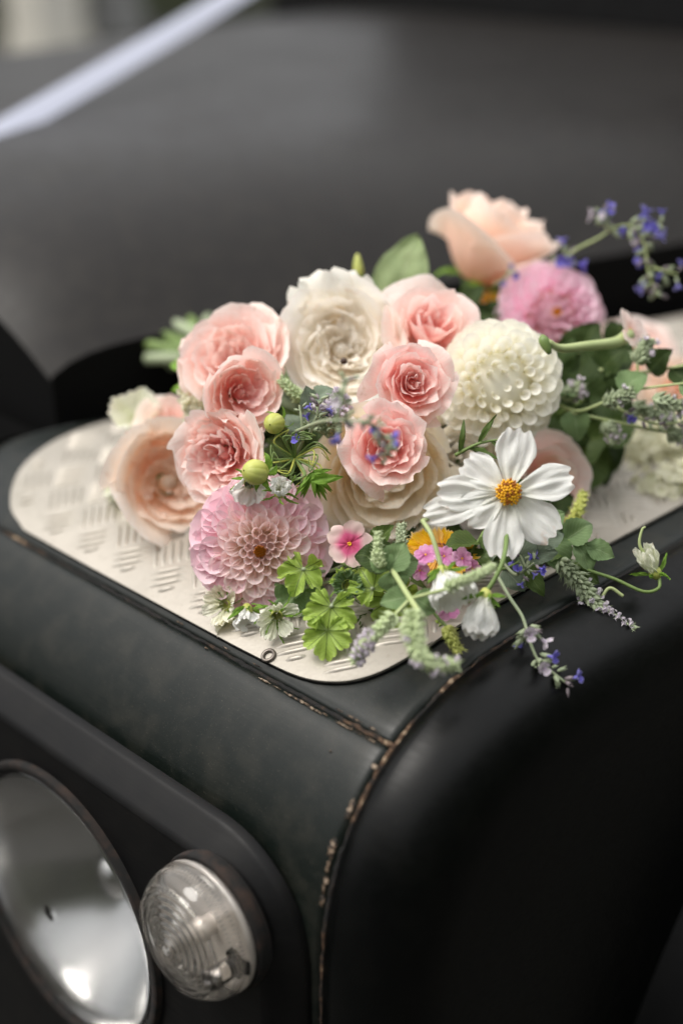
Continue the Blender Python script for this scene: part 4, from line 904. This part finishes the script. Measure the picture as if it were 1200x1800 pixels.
# golden flower half hidden under the rose
gf = thing('golden_flower', 'golden yellow daisy half hidden under the cosmos and cream rose', 'daisy', (-0.0543, 0.1389, 0.0238), (0.1806, -0.1100, 0.9774), 0, None)
for i in range(18):
    a = i*2*math.pi/18; o = Vector((math.cos(a), math.sin(a), 0)); v, f_, u = xf(cosmos_petal(.0165, .0036, i, .08), look(o*.004, (o+Vector((0, 0, -.05))), (0, 0, 1))); link('petal', mesh('petal', v, f_, P_gold, u), gf)
disc(gf, .0058, 60, S_brownc, S_dk, .5)
stem_world(gf, (-0.0614, 0.1464, 0.0176), BIND, .0015)

# --- dahlia buds
def bud(label, loc, axis, R_, seed, to):
    root = thing('dahlia_bud', label, 'flower bud', loc, axis, 0, 'green dahlia buds'); V = []
    for i in range(11):
        a = i*2*math.pi/11
        def fn(x, y):
            th = y*math.pi*.96+.05; r = R_*math.sin(th)*(1+.05*math.sin(x*math.pi)); ph = a+(x-.5)*R(42)+y*.25; return (r*math.cos(ph), r*math.sin(ph), -R_*1.12*math.cos(th))
        v, f_, u = grid(4, 10, fn); link('bract', mesh('bract', v, f_, S_bud if i % 2 else S_bud2, u), root)
    for i in range(5):
        a = i*R(72); o = Vector((math.cos(a), math.sin(a), 0)); v, f_, u = xf(leaf_shape(R_*1.5, R_*.35, droop=-.9, fold=.1), look(o*R_*.3+Vector((0, 0, -R_*1.0)), (o+Vector((0, 0, .1))), o)); link('sepal', mesh('sepal', v, f_, L_fresh, u), root)
    b = root.matrix_world @ Vector((0, 0, -R_*1.05)); stem_world(root, b, to, .0011, S_green, -.002); return root
bud('round yellow green dahlia bud on the right edge of the small pink rose', (-0.1353, 0.0981, 0.0848), (0.3981, -0.8872, 0.2330), 0.0053, 1, Vector((-0.1450, 0.1189, 0.0672)))
bud('round yellow green dahlia bud resting against the ruffled pink rose, lower of the two', (-0.1236, 0.0739, 0.0682), (-0.1819, -0.9164, 0.3564), 0.0064, 2, Vector((-0.1291, 0.0990, 0.0601)))

# --- curly green seed-pod foliage in the gap
cu = thing('curly_seed_head', 'curly thread-like green bracts between the buds and the cream rose', 'seed head', (-0.1262, 0.1025, 0.0683))
rnd = random.Random(40)
c0 = Vector((-0.1252, 0.1027, 0.0670)); RT = Vector((0.7071, 0.7071, 0.0000)); UP = Vector((-0.2988, 0.2988, 0.9063))
for i in range(26):
    a = rnd.uniform(0, 6.28); rr = rnd.uniform(.010, .019); e = c0+RT*math.cos(a)*rr*1.0+UP*math.sin(a)*rr+VIEW*rnd.uniform(-.006, .010); m_ = c0+(e-c0)*.6+(RT*math.cos(a+1.4)+UP*math.sin(a+1.4))*rnd.uniform(.004, .010)+VIEW*rnd.uniform(.0, .006)
    e2 = e+(RT*math.cos(a+2.4)+UP*math.sin(a+2.4))*rnd.uniform(.003, .008); v, f_, u = tube(wpts(cu, curve([c0+VIEW*-.004, m_, e, e2], 18)), lambda t_: .00055*(1.15-.8*t_), 6); link('thread', mesh('thread', v, f_, S_green if i % 3 else S_bud, u), cu)
for i in range(14):
    a = rnd.uniform(-2.2, .4); st = Vector((-0.1120, 0.1024, 0.0630)); to = RT*math.cos(a)+UP*math.sin(a)+VIEW*rnd.uniform(-.1, .7); add_leaf(cu, st, to, rnd.uniform(.010, .018), .0013, L_fresh, VIEW, 'bract', droop=.3, fold=.2, seed=i)
add_leaf(cu, Vector((-0.1080, 0.0973, 0.0610)), RT*1+UP*.12+VIEW*.1, .0175, .0025, L_fresh, VIEW, 'bract', droop=.2, fold=.25, seed=3)

# --- scented geranium leaves
ge = thing('geranium_sprig', 'bright green ruffled scented geranium leaves below the pale pink dahlia', 'geranium leaves', (-0.1020, 0.1140, 0.0063), None, 0, 'geranium foliage')
g0 = Vector((-0.1022, 0.1228, 0.0081))
ger_leaf(ge, Vector((-0.0698, 0.0745, 0.0112)), (VIEW+UP*.25).normalized(), RT*-.15+UP*-1, .0165, 1, stem_to=g0)
ger_leaf(ge, Vector((-0.0651, 0.0671, 0.0024)), (VIEW-RT*.1+UP*.15).normalized(), RT*-.05+UP*-1, .0150, 2, amp=.2)
ger_leaf(ge, Vector((-0.0602, 0.0944, 0.0174)), (VIEW+UP*.5-RT*.3).normalized(), RT*-.5+UP*.8, .0140, 3, stem_to=g0)
ger_leaf(ge, Vector((-0.0588, 0.1078, 0.0072)), (VIEW+UP*.3).normalized(), RT*.4+UP*-.6, .0190, 4, stem_to=g0)
ger_leaf(ge, Vector((-0.0470, 0.0939, -0.0034)), (VIEW+UP*.2+RT*.1).normalized(), RT*-.1+UP*-1, .0125, 5, stem_to=g0)
ger_leaf(ge, Vector((-0.0334, 0.1070, -0.0042)), (VIEW+UP*.5+RT*.3).normalized(), RT*.5+UP*-.8, .0120, 6, stem_to=g0)
ger_leaf(ge, Vector((-0.0999, 0.0847, 0.0060)), (VIEW+UP*.6-RT*.2).normalized(), RT*-.6+UP*-.5, .0170, 7, mat=L_mint, stem_to=g0)
ger_leaf(ge, Vector((-0.0761, 0.1049, -0.0112)), (VIEW+UP*.9).normalized(), RT*.2+UP*-1, .0200, 8, mat=L_mid, stem_to=g0)

# --- mint in the foreground
mi = thing('mint_stem', 'mint stem with four thick downy flower spikes hanging over the plate edge', 'mint', (-0.0520, 0.0910, 0.0376), None, 0, 'mint flower spikes')
def wtube(root, pts, r, mat, n=20, nm='stem'): v, f_, u = tube(wpts(root, curve(pts, n)), r, 8); return link(nm, mesh(nm, v, f_, mat, u), root)
wtube(mi, [(-0.0462, 0.0938, 0.0330), (-0.0269, 0.0836, 0.0309), (-0.0109, 0.0737, 0.0318)], .0014, S_pale)
spike(mi, [(-0.0107, 0.0706, 0.0339), (-0.0022, 0.0607, 0.0298), (0.0054, 0.0572, 0.0224), (0.0104, 0.0622, 0.0176), (0.0144, 0.0717, 0.0141)], .0066, .0030, 210, 1, ff=.12, flower=P_lilac, size=.0030)
wtube(mi, [(-0.0240, 0.0829, 0.0301), (-0.0251, 0.0755, 0.0255), (-0.0262, 0.0728, 0.0230)], .0010, S_pale)
spike(mi, [(-0.0255, 0.0743, 0.0242), (-0.0256, 0.0623, 0.0203), (-0.0282, 0.0554, 0.0138), (-0.0315, 0.0526, 0.0051)], .0048, .0026, 130, 2, ff=.55, flower=P_lilac, size=.0027)
wtube(mi, [(-0.0240, 0.0829, 0.0301), (-0.0128, 0.0857, 0.0364), (-0.0055, 0.0893, 0.0402)], .0009, S_pale)
spike(mi, [(-0.0074, 0.0874, 0.0402), (0.0004, 0.0924, 0.0455), (0.0051, 0.0990, 0.0484), (0.0058, 0.1067, 0.0494)], .0036, .0022, 110, 3, size=.0024)
spike(mi, [(-0.0508, 0.0897, 0.0338), (-0.0524, 0.0897, 0.0410), (-0.0567, 0.0941, 0.0495)], .0042, .0022, 95, 4, size=.0025)
spike(mi, [(-0.0616, 0.1146, 0.0289), (-0.0628, 0.1178, 0.0355), (-0.0665, 0.1222, 0.0407)], .0040, .0024, 80, 5, size=.0026, green=S_fuzz)
for a, b, L, W_, nmt in ((Vector((-0.0481, 0.0918, 0.0330)), RT*-.5+UP*.7, .012, .006, L_mint), (Vector((-0.0473, 0.0926, 0.0330)), RT*.5+UP*1, .0165, .0075, L_mint), (Vector((-0.0464, 0.0932, 0.0325)), RT*.1+UP*-.6, .011, .0075, L_mint), (Vector((-0.0494, 0.0973, 0.0315)), RT*1.2+UP*.5, .014, .008, L_mint), (Vector((-0.0300, 0.0896, 0.0259)), RT*-.8+UP*-.1, .016, .006, L_mint), (Vector((-0.0294, 0.0902, 0.0259)), RT*.7+UP*-.4, .014, .007, L_mint), (Vector((-0.0533, 0.1014, 0.0318)), RT*-1+UP*.3, .020, .009, L_dark)):
    add_leaf(mi, a, b, L, W_, nmt, VIEW+UP*.4, droop=.35, fold=.3, serr=1, seed=L*900)
mb = thing('mint_stem', 'small green hairy bud spike hanging right of the lowest mint spikes', 'mint', (-0.0269, 0.1010, 0.0148), None, 0, 'mint flower spikes')
wtube(mb, [(-0.0271, 0.1013, 0.0155), (-0.0207, 0.1018, 0.0114), (-0.0174, 0.1023, 0.0094)], .0008, S_green); spike(mb, [(-0.0179, 0.1021, 0.0099), (-0.0130, 0.1009, 0.0053), (-0.0092, 0.1014, 0.0003)], .0036, .0030, 60, 7, green=S_bud2, size=.0028)
m2 = thing('mint_stem', 'mint flower spike with lilac florets lying on the black wing, right of the blue catmint', 'mint', (-0.0206, 0.1791, 0.0288), None, 0, 'mint flower spikes')
wtube(m2, [(-0.0368, 0.1928, 0.0269), (-0.0214, 0.1882, 0.0204), (-0.0117, 0.1880, 0.0172)], .0012, S_pale)
spike(m2, [(-0.0142, 0.1864, 0.0185), (-0.0018, 0.1880, 0.0091), (0.0118, 0.1881, -0.0018), (0.0220, 0.1904, -0.0068), (0.0305, 0.1938, -0.0095)], .0068, .0022, 230, 8, ff=.5, flower=P_lilac, green=S_fuzz, size=.0030)
m3 = thing('mint_stem', 'upright hazy white lilac mint head behind the foreground catmint', 'mint', (-0.1216, 0.1293, 0.0829), None, 0, 'mint flower spikes')
spike(m3, [(-0.1249, 0.1262, 0.0715), (-0.1233, 0.1276, 0.0829), (-0.1226, 0.1346, 0.0924)], .0075, .0050, 110, 9, ff=.9, flower=P_lilac, green=S_fuzz, size=.0030)
m4 = thing('mint_stem', 'small green mint spike beside the small pink rose, above the upper dahlia bud', 'mint', (-0.1486, 0.1219, 0.0889), None, 0, 'mint flower spikes')
spike(m4, [(-0.1462, 0.1300, 0.0858), (-0.1500, 0.1253, 0.0915), (-0.1561, 0.1228, 0.0971)], .0050, .0026, 90, 10, size=.0026)
m5 = thing('mint_stem', 'fluffy cream flower spike left of the ruffled pink rose, blurred', 'mint', (-0.2116, 0.1082, 0.0691), None, 0, 'mint flower spikes')
spike(m5, [(-0.2055, 0.1066, 0.0575), (-0.2114, 0.1094, 0.0706), (-0.2228, 0.1180, 0.0773)], .0100, .0060, 150, 11, ff=.9, flower=P_fluff, green=P_fluff, size=.0040)

# --- catmint
catmint('catmint_sprig', 'catmint sprig with blue flowers hanging down over the black wing', [(-0.0131, 0.1328, 0.0302), (-0.0016, 0.1305, 0.0211), (0.0080, 0.1292, 0.0142), (0.0157, 0.1255, 0.0061), (0.0226, 0.1241, -0.0016), (0.0287, 0.1269, -0.0066), (0.0370, 0.1311, -0.0129)], [.42, .46, .66, .70, .86, .93, 1.0], 51, blue=.42, n_w=6, size=.0105)
catmint('catmint_sprig', 'catmint tip with two blue flowers beside the drooping white bell', [(-0.0266, 0.1542, 0.0240), (-0.0138, 0.1501, 0.0220), (-0.0079, 0.1514, 0.0269), (-0.0046, 0.1527, 0.0309)], [.45, .75, .98], 52, blue=.6, n_w=4, size=.0075)
catmint('catmint_sprig', 'foreground catmint sprig with lilac flowers in front of the roses, blurred', [(-0.1241, 0.1029, 0.0822), (-0.0799, 0.0773, 0.1066), (-0.0498, 0.0618, 0.1203), (-0.0350, 0.0642, 0.1226), (-0.0314, 0.0695, 0.1158), (-0.0316, 0.0744, 0.1046)], [.42, .58, .70, .84, .92, 1.0], 53, blue=.16, n_w=7, size=.0088)
catmint('catmint_sprig', 'short catmint side shoot pointing up in front of the ivory rose, blurred', [(-0.0547, 0.0630, 0.1175), (-0.0530, 0.0635, 0.1253), (-0.0530, 0.0668, 0.1327), (-0.0542, 0.0706, 0.1377)], [.35, .62, .85, 1.0], 54, blue=.22, n_w=4, size=.0080)
catmint('catmint_sprig', 'catmint sprig in the gap beside the upper dahlia bud', [(-0.1292, 0.1074, 0.0660), (-0.1253, 0.1088, 0.0764), (-0.1257, 0.1085, 0.0859), (-0.1290, 0.1101, 0.0934)], [.3, .55, .9], 55, blue=.25, n_w=4, size=.0075)
catmint('catmint_sprig', 'long arching catmint sprig at the top right against the dark bonnet', [(-0.1516, 0.3545, 0.1149), (-0.1372, 0.3544, 0.1286), (-0.1258, 0.3603, 0.1367), (-0.1155, 0.3668, 0.1452), (-0.1068, 0.3723, 0.1450), (-0.0984, 0.3716, 0.1361), (-0.0913, 0.3684, 0.1203), (-0.0834, 0.3679, 0.1077)], [.02, .10, .38, .55, .62, .68, .74, .80, .86, .92, 1.0], 56, blue=.42, n_w=6, size=.0115, mat=S_pale)
catmint('catmint_sprig', 'catmint head branching up and left off the arching top right sprig', [(-0.1164, 0.3665, 0.1437), (-0.1214, 0.3635, 0.1468), (-0.1253, 0.3634, 0.1525)], [.55, .8, 1.0], 57, blue=.45, n_w=6, size=.0105, mat=S_pale)
catmint('catmint_sprig', 'catmint side flowers at the very top right near the picture edge', [(-0.1054, 0.3733, 0.1444), (-0.1000, 0.3771, 0.1468), (-0.0944, 0.3807, 0.1485)], [.4, 1.0], 58, blue=.5, n_w=4, size=.0105, mat=S_pale)
catmint('catmint_sprig', 'catmint side flowers lower right beside the dark bonnet, near the picture edge', [(-0.0911, 0.3707, 0.1235), (-0.0837, 0.3740, 0.1221), (-0.0777, 0.3788, 0.1202)], [.4, 1.0], 59, blue=.5, n_w=4, size=.0105, mat=S_pale)
catmint('catmint_sprig', 'blue catmint flowers between the apricot rose and the lilac dahlia', [(-0.1751, 0.3245, 0.1052), (-0.1657, 0.3227, 0.1118), (-0.1614, 0.3226, 0.1170)], [.5, 1.0], 60, blue=.9, n_w=3, size=.0080)

# --- big leaf and green buds at the top, sprigs on the right
bl = thing('broad_leaf', 'large pale green leaf standing behind the pink roses, left of the apricot rose', 'leaf', (-0.1888, 0.2465, 0.1022))
add_leaf(bl, (-0.1895, 0.2443, 0.1000), RT*.28+UP*1, .054, .0165, L_pale, VIEW+RT*-.2, droop=.25, fold=.18, seed=4, nu=12, nv=20, tipw=1.0)
gb = thing('green_bud_stem', 'slim green bud behind the ivory rose, beside the large pale leaf', 'flower bud', (-0.2034, 0.2349, 0.1069))
wtube(gb, [(-0.2004, 0.2318, 0.0976), (-0.2070, 0.2375, 0.1163), (-0.2112, 0.2378, 0.1231)], .0015, S_green); wtube(gb, [(-0.2099, 0.2375, 0.1206), (-0.2123, 0.2384, 0.1256), (-0.2150, 0.2406, 0.1331)], lambda t_: .0032*math.sin(math.pi*(.2+.7*t_)), S_bud2, nm='bud')
add_leaf(gb, (-0.2024, 0.2339, 0.1038), RT*.3+UP*1, .022, .005, L_mint, VIEW, seed=2); add_leaf(gb, (-0.2024, 0.2329, 0.1022), RT*-.2+UP*1, .024, .006, L_mint, VIEW, seed=5)

simple_leaf_sprig('leafy_stem', 'leafy green stem running to the right picture edge below the trumpet flower', [(-0.1014, 0.2845, 0.0746), (-0.0774, 0.2960, 0.0795), (-0.0477, 0.2979, 0.0846), (-0.0174, 0.3042, 0.0956)], [(.1, .022, .010, -70), (.3, .024, .011, 60), (.42, .022, .010, -50), (.55, .018, .008, 70), (.78, .018, .008, -40), (.9, .016, .007, 45), (1, .016, .007, 10)], 61, L_dark, S_pale, .0013)
m6 = simple_leaf_sprig('leafy_stem', 'mint-like stem with grey green spikes below the leafy stem on the right', [(-0.0856, 0.2646, 0.0679), (-0.0609, 0.2585, 0.0685), (-0.0475, 0.2606, 0.0750), (-0.0369, 0.2687, 0.0830), (-0.0230, 0.2777, 0.0876), (-0.0045, 0.2844, 0.0932)], [(.05, .020, .010, -40), (.2, .018, .008, 60), (.6, .018, .009, -30), (.95, .016, .007, 30)], 62, L_mint, S_pale, .0010)
for i, pts in enumerate(([(-0.0426, 0.2588, 0.0767), (-0.0366, 0.2631, 0.0812), (-0.0309, 0.2680, 0.0847)], [(-0.0391, 0.2826, 0.0956), (-0.0387, 0.2867, 0.1013), (-0.0379, 0.2913, 0.1070)], [(-0.0223, 0.2748, 0.0819), (-0.0149, 0.2806, 0.0796), (-0.0076, 0.2866, 0.0777)], [(-0.0479, 0.2681, 0.0633), (-0.0428, 0.2697, 0.0581), (-0.0399, 0.2700, 0.0540)], [(-0.0216, 0.2915, 0.0590), (-0.0161, 0.2951, 0.0561), (-0.0111, 0.2991, 0.0546)], [(-0.0743, 0.2627, 0.0714), (-0.0706, 0.2682, 0.0743), (-0.0682, 0.2726, 0.0773)], [(-0.0393, 0.2821, 0.0714), (-0.0287, 0.2896, 0.0668), (-0.0212, 0.2957, 0.0648)])):
    spike(m6, pts, .0056, .0040, 60, 70+i, ff=.5 if i > 2 else .1, flower=P_lilac, green=S_fuzz, size=.0030)
wtube(m6, [(-0.0629, 0.2559, 0.0677), (-0.0506, 0.2663, 0.0648), (-0.0358, 0.2786, 0.0610), (-0.0138, 0.2974, 0.0561)], .0009, S_pale); wtube(m6, [(-0.0367, 0.2685, 0.0824), (-0.0372, 0.2807, 0.0899), (-0.0386, 0.2830, 0.0956)], .0008, S_pale); wtube(m6, [(-0.0506, 0.2663, 0.0648), (-0.0466, 0.2690, 0.0627)], .0007, S_pale)
simple_leaf_sprig('leafy_stem', 'dark ivy-like leaves right of the white ball dahlia', [(-0.1064, 0.2887, 0.0414), (-0.0884, 0.2834, 0.0533), (-0.0748, 0.2887, 0.0644), (-0.0712, 0.2992, 0.0749)], [(.1, .030, .016, -60), (.3, .030, .015, 50), (.5, .032, .016, -50), (.75, .026, .013, 60), (1, .026, .012, 0)], 63, L_dark)
simple_leaf_sprig('leafy_stem', 'broad dark leaves low behind the cosmos on the right', [(-0.1051, 0.2777, 0.0227), (-0.0875, 0.2822, 0.0266), (-0.0762, 0.2997, 0.0358)], [(.1, .036, .020, -50), (.4, .040, .024, -20), (.6, .034, .020, 40), (1, .030, .015, 0)], 64, L_mid)
simple_leaf_sprig('leafy_stem', 'green leaves under the lilac dahlia and trumpet flower', [(-0.1729, 0.3410, 0.0796), (-0.1151, 0.3141, 0.0693), (-0.0931, 0.3288, 0.0820)], [(.1, .026, .012, -60), (.5, .028, .013, 60), (.7, .028, .013, -40), (1, .024, .011, 0)], 65, L_dark)
simple_leaf_sprig('leafy_stem', 'small grey green toothed leaves beside the upper dahlia bud', [(-0.1396, 0.1171, 0.0634), (-0.1377, 0.1219, 0.0772), (-0.1357, 0.1272, 0.0893)], [(.3, .014, .006, -50), (.5, .015, .0065, 40), (.8, .014, .006, -30), (1, .013, .006, 20)], 66, L_grey)
simple_leaf_sprig('leafy_stem', 'narrow leaves at the bottom behind the cosmos and bells', [(-0.0492, 0.1631, 0.0244), (-0.0315, 0.1700, 0.0199), (-0.0201, 0.1796, 0.0172), (-0.0082, 0.1888, 0.0131)], [(.2, .026, .006, -40), (.4, .026, .006, 40), (.6, .022, .005, -30), (1, .022, .005, 0)], 67, L_mid)
simple_leaf_sprig('leafy_stem', 'thread leaves between the white ball dahlia and the cosmos', [(-0.0682, 0.1645, 0.0672), (-0.0586, 0.1711, 0.0745), (-0.0498, 0.1787, 0.0774)], [(.1, .018, .0016, -50), (.3, .020, .0016, 40), (.5, .018, .0016, -40), (.8, .016, .0016, 50), (1, .016, .0016, 0)], 68, L_mid)
simple_leaf_sprig('leafy_stem', 'green leaf tips left of the small pink rose, under the large pale pink rose', [(-0.2297, 0.1338, 0.0644), (-0.2386, 0.1309, 0.0734), (-0.2528, 0.1341, 0.0761)], [(.2, .02, .006, -40), (.6, .02, .006, 30), (1, .018, .005, 0)], 69, L_fresh)
ger_leaf(ge, Vector((-0.1004, 0.0841, 0.0177)), (VIEW+UP*.5-RT*.1).normalized(), RT*-.2+UP*-.8, .0150, 12, stem_to=g0)
ger_leaf(ge, Vector((-0.0642, 0.0836, -0.0072)), (VIEW+UP*.5).normalized(), RT*.5+UP*-.8, .0120, 13, mat=L_mid, stem_to=g0)
ger_leaf(ge, Vector((-0.0770, 0.0910, 0.0140)), (VIEW+UP*.4+RT*.3).normalized(), RT*.6+UP*.5, .0110, 14, stem_to=g0)
simple_leaf_sprig('leafy_stem', 'pointed leaves between the phlox floret and the mint stem', [(-0.0966, 0.1086, 0.0136), (-0.0810, 0.1098, 0.0154), (-0.0773, 0.1142, 0.0284)], [(.1, .018, .007, -60), (.4, .020, .008, 50), (.7, .018, .007, -30), (1, .016, .006, 10)], 80, L_mid)
simple_leaf_sprig('leafy_stem', 'grey green leaves beside the lilac catmint behind the bells', [(-0.0454, 0.1543, 0.0172), (-0.0280, 0.1565, 0.0177), (-0.0194, 0.1614, 0.0240), (-0.0154, 0.1698, 0.0306)], [(.1, .016, .006, -60), (.4, .016, .006, 50), (.6, .018, .007, -30), (.8, .016, .006, 30), (1, .016, .006, 10)], 81, L_grey)
catmint('catmint_sprig', 'violet catmint flowers just under the lowest cosmos petal', [(-0.0295, 0.1620, 0.0284), (-0.0209, 0.1617, 0.0266), (-0.0114, 0.1588, 0.0197)], [.3, .6, 1.0], 82, blue=.6, n_w=4, size=.0085)
catmint('catmint_sprig', 'catmint buds between the middle pink rose and the dahlia bud', [(-0.1255, 0.1143, 0.0780), (-0.1238, 0.1174, 0.0871), (-0.1252, 0.1204, 0.0939)], [.2, .5, .8, 1.0], 83, blue=.12, n_w=6, size=.0085)
catmint('catmint_sprig', 'hazy catmint sprig at the right edge above the cream cluster', [(-0.0517, 0.2719, 0.0749), (-0.0324, 0.2723, 0.0698), (-0.0198, 0.2820, 0.0655), (-0.0091, 0.2937, 0.0670)], [.3, .5, .7, .9], 84, blue=.08, n_w=7, size=.0090, mat=S_pale)
spk = thing('mint_stem', 'slender green spike beside the blush rose at the right of the cosmos', 'mint', (-0.0334, 0.2263, 0.0254), None, 0, 'mint flower spikes')
spike(spk, [(-0.0328, 0.2213, 0.0169), (-0.0323, 0.2274, 0.0254), (-0.0357, 0.2364, 0.0324)], .0050, .0026, 90, 85, size=.0028, green=S_bud2)
for i_, (pts_, lb_, mt_) in enumerate((([(-0.0319, 0.1840, 0.0299), (-0.0205, 0.1863, 0.0280), (-0.0127, 0.1933, 0.0266), (-0.0055, 0.1987, 0.0239)], 'soft green leaves trailing under the right cosmos petals', L_mint), ([(-0.0456, 0.1630, 0.0307), (-0.0437, 0.1541, 0.0262), (-0.0429, 0.1443, 0.0217)], 'green leaves between the lowest cosmos petal and the bells', L_mid), ([(-0.0757, 0.1045, -0.0007), (-0.0608, 0.1017, -0.0038), (-0.0490, 0.1021, -0.0092)], 'green leaves behind the left mint spike', L_mid))):
    simple_leaf_sprig('leafy_stem', lb_, pts_, [(.1, .019, .008, -60), (.35, .020, .008, 50), (.6, .018, .0075, -40), (.8, .018, .007, 40), (1, .016, .006, 0)], 90+i_, mt_)
# foliage deep in the bouquet, seen through the gaps
rnd = random.Random(77)
for i, (c, lb) in enumerate((((-0.1598, 0.1447, 0.0459), 'dark leaves deep in the gap behind the curly seed head'), ((-0.1729, 0.2039, 0.0609), 'dark leaves hidden between the ivory rose and the middle pink rose'), ((-0.1198, 0.1407, 0.0147), 'dark leaves behind the phlox floret, under the cream rose'), ((-0.0907, 0.1743, 0.0097), 'dark leaves under the golden daisy'), ((-0.1194, 0.3106, 0.0469), 'dark leaves behind the white ball dahlia, right side'), ((-0.1699, 0.1231, 0.0285), 'dark leaves under the lower dahlia bud'), ((-0.1813, 0.3054, 0.0856), 'green leaves under the apricot rose'), ((-0.0493, 0.1929, 0.0106), 'dark leaves behind the lowest cosmos petals'), ((-0.0816, 0.1369, -0.0016), 'dark leaves behind the mint stem'), ((-0.2027, 0.1358, 0.0501), 'dark leaves behind the two left pink roses'), ((-0.1129, 0.1075, 0.0012), 'dark leaves under the right rim of the pale pink dahlia'), ((-0.0562, 0.1542, -0.0020), 'dark leaves behind the two white bells'), ((-0.1052, 0.2032, 0.0517), 'dark leaves between the lowest pink rose and the white ball dahlia'), ((-0.0829, 0.3213, 0.0315), 'dark leaves under the stems at the right'), ((-0.0620, 0.2234, 0.0169), 'dark leaves under the blush rose'))):
    root = thing('foliage_sprig', lb, 'leaf sprig', c, None, 0, 'filler foliage'); c = Vector(c)
    for j in range(15):
        to = RT*rnd.gauss(0, 1)+UP*rnd.gauss(0, .8)+VIEW*rnd.uniform(-.2, .5); add_leaf(root, c+RT*rnd.uniform(-.008, .008)+UP*rnd.uniform(-.006, .006), to, rnd.uniform(.018, .032), rnd.uniform(.005, .010), rnd.choice([L_dark, L_dark, L_mid]), VIEW+UP*.5+RT*rnd.gauss(0, .4), droop=rnd.uniform(0, .8), fold=.25, seed=rnd.random()*9)
    stem_world(root, c, BIND, .0012, S_green, .0)

# --- cream fluffy umbel at right, drooping bud
um = thing('cream_umbel', 'blurred cream green flower cluster lying at the right picture edge', 'flower cluster', (-0.0563, 0.3421, -0.0010)); rnd = random.Random(90); Gs = []
for c, n, rr in ((Vector((-0.0891, 0.3743, 0.0029)), 36, .026), (Vector((-0.0711, 0.3901, -0.0005)), 36, .028), (Vector((-0.0446, 0.3347, -0.0064)), 40, .022), (Vector((-0.0763, 0.3480, -0.0090)), 22, .014), (Vector((-0.0476, 0.3617, -0.0082)), 30, .018)):
    for i in range(n*3):
        g = Vector((rnd.gauss(0, 1), rnd.gauss(0, 1), abs(rnd.gauss(0, 1)))).normalized(); p = c+g*rr*rnd.uniform(.6, 1)
        for q in range(5):
            a = q*R(72); e = (g*.5+g.orthogonal().normalized()*math.cos(a)+g.cross(g.orthogonal().normalized())*math.sin(a)).normalized(); Gs.append(xf(grid(2, 3, lambda x, y: ((x-.5)*.0044*math.sin(math.pi*(y*.8+.15)), 0, y*.0048)), look(p, e, g)))
    v, f_, u = tube(wpts(um, [c, c+Vector((-.01, .02, -.02)), Vector((-.08, .36, .01))]), .0012, 6); link('stem', mesh('stem', v, f_, S_green, u), um)
    v, f_, u = xf(lathe([(.0003, .8), (.6, .6), (.8, 0), (.5, -.5), (.0003, -.7)], 14), um.matrix_world.inverted() @ look(c, (0, 0, 1), None, rr)); link('cluster_core', mesh('cluster_core', v, f_, P_fluff, u), um)
G_ = join([xf(g, um.matrix_world.inverted()) for g in Gs]); tag(link('florets', mesh('florets', *G_[:2], P_fluff, G_[2]), um), kind='stuff')
db = cup_flower('drooping_bud', 'single pale green bud on a thin curved stem over the black wing', 'flower bud', (0.0245, 0.2201, 0.0110), (-0.4520, -0.1958, 0.8703), .0150, .0050, 5, P_green, R(12), 30, sep=5, sepL=.010)
wtube(db, [(-0.0136, 0.1879, 0.0199), (-0.0013, 0.1932, 0.0141), (0.0117, 0.2018, 0.0097), (0.0251, 0.2088, 0.0047), (0.0293, 0.2165, 0.0054), (0.0263, 0.2209, 0.0094)], .0009, S_green)
wtube(db, [(0.0209, 0.2181, 0.0181), (0.0156, 0.2163, 0.0258), (0.0141, 0.2195, 0.0328), (0.0149, 0.2213, 0.0344)], lambda t_: .0010*(1-.5*t_), S_pale, nm='style')
wtube(db, [(0.0194, 0.1992, 0.0035), (0.0134, 0.1957, 0.0073), (0.0117, 0.1915, 0.0035)], .0009, S_pale, nm='tendril')

# --- bundle of cut stems at the back left
rnd = random.Random(101)
ends = [(-0.3999, 0.2128, 0.0401), (-0.3862, 0.2066, 0.0335), (-0.4077, 0.2420, 0.0489), (-0.4079, 0.2597, 0.0523), (-0.4111, 0.2876, 0.0521), (-0.4126, 0.3145, 0.0479), (-0.4013, 0.2293, 0.0435), (-0.4080, 0.2700, 0.0444), (-0.3808, 0.2231, 0.0266), (-0.4005, 0.3217, 0.0405)]
lbs = ['lowest but one pale cut stem end pointing left', 'lowest pale cut stem end pointing left', 'thick cut stem end in the middle of the blurred bundle', 'cut stem end pointing up and left in the blurred bundle', 'cut stem end near the top of the blurred bundle', 'topmost blurred cut stem end above the large pale pink rose', 'mid green cut stem end left of the large pale pink rose', 'cut stem end behind the large pale pink rose', 'cut stem end just below the large pale pink rose', 'cut stem end between the pale pink rose and the ivory rose']
for i, e in enumerate(ends):
    e = Vector(e); root = thing('cut_stem', lbs[i], 'flower stem', e, None, 0, 'cut stems of the bouquet'); m_ = S_fuzz if i % 3 else S_green
    P = curve([e, e.lerp(BIND+Vector((.01*math.cos(i), .01*math.sin(i), 0)), .6), BIND+Vector((.012*math.cos(i*2), .012*math.sin(i*2), .004)), Vector((-.24, .21, .035))+Vector((rnd.uniform(-.02, .02), rnd.uniform(-.02, .02), rnd.uniform(-.01, .02)))], 20)
    v, f_, u = tube(wpts(root, P), .0036+.0005*(i % 3), 9); link('stem', mesh('stem', v, f_, m_, u), root)
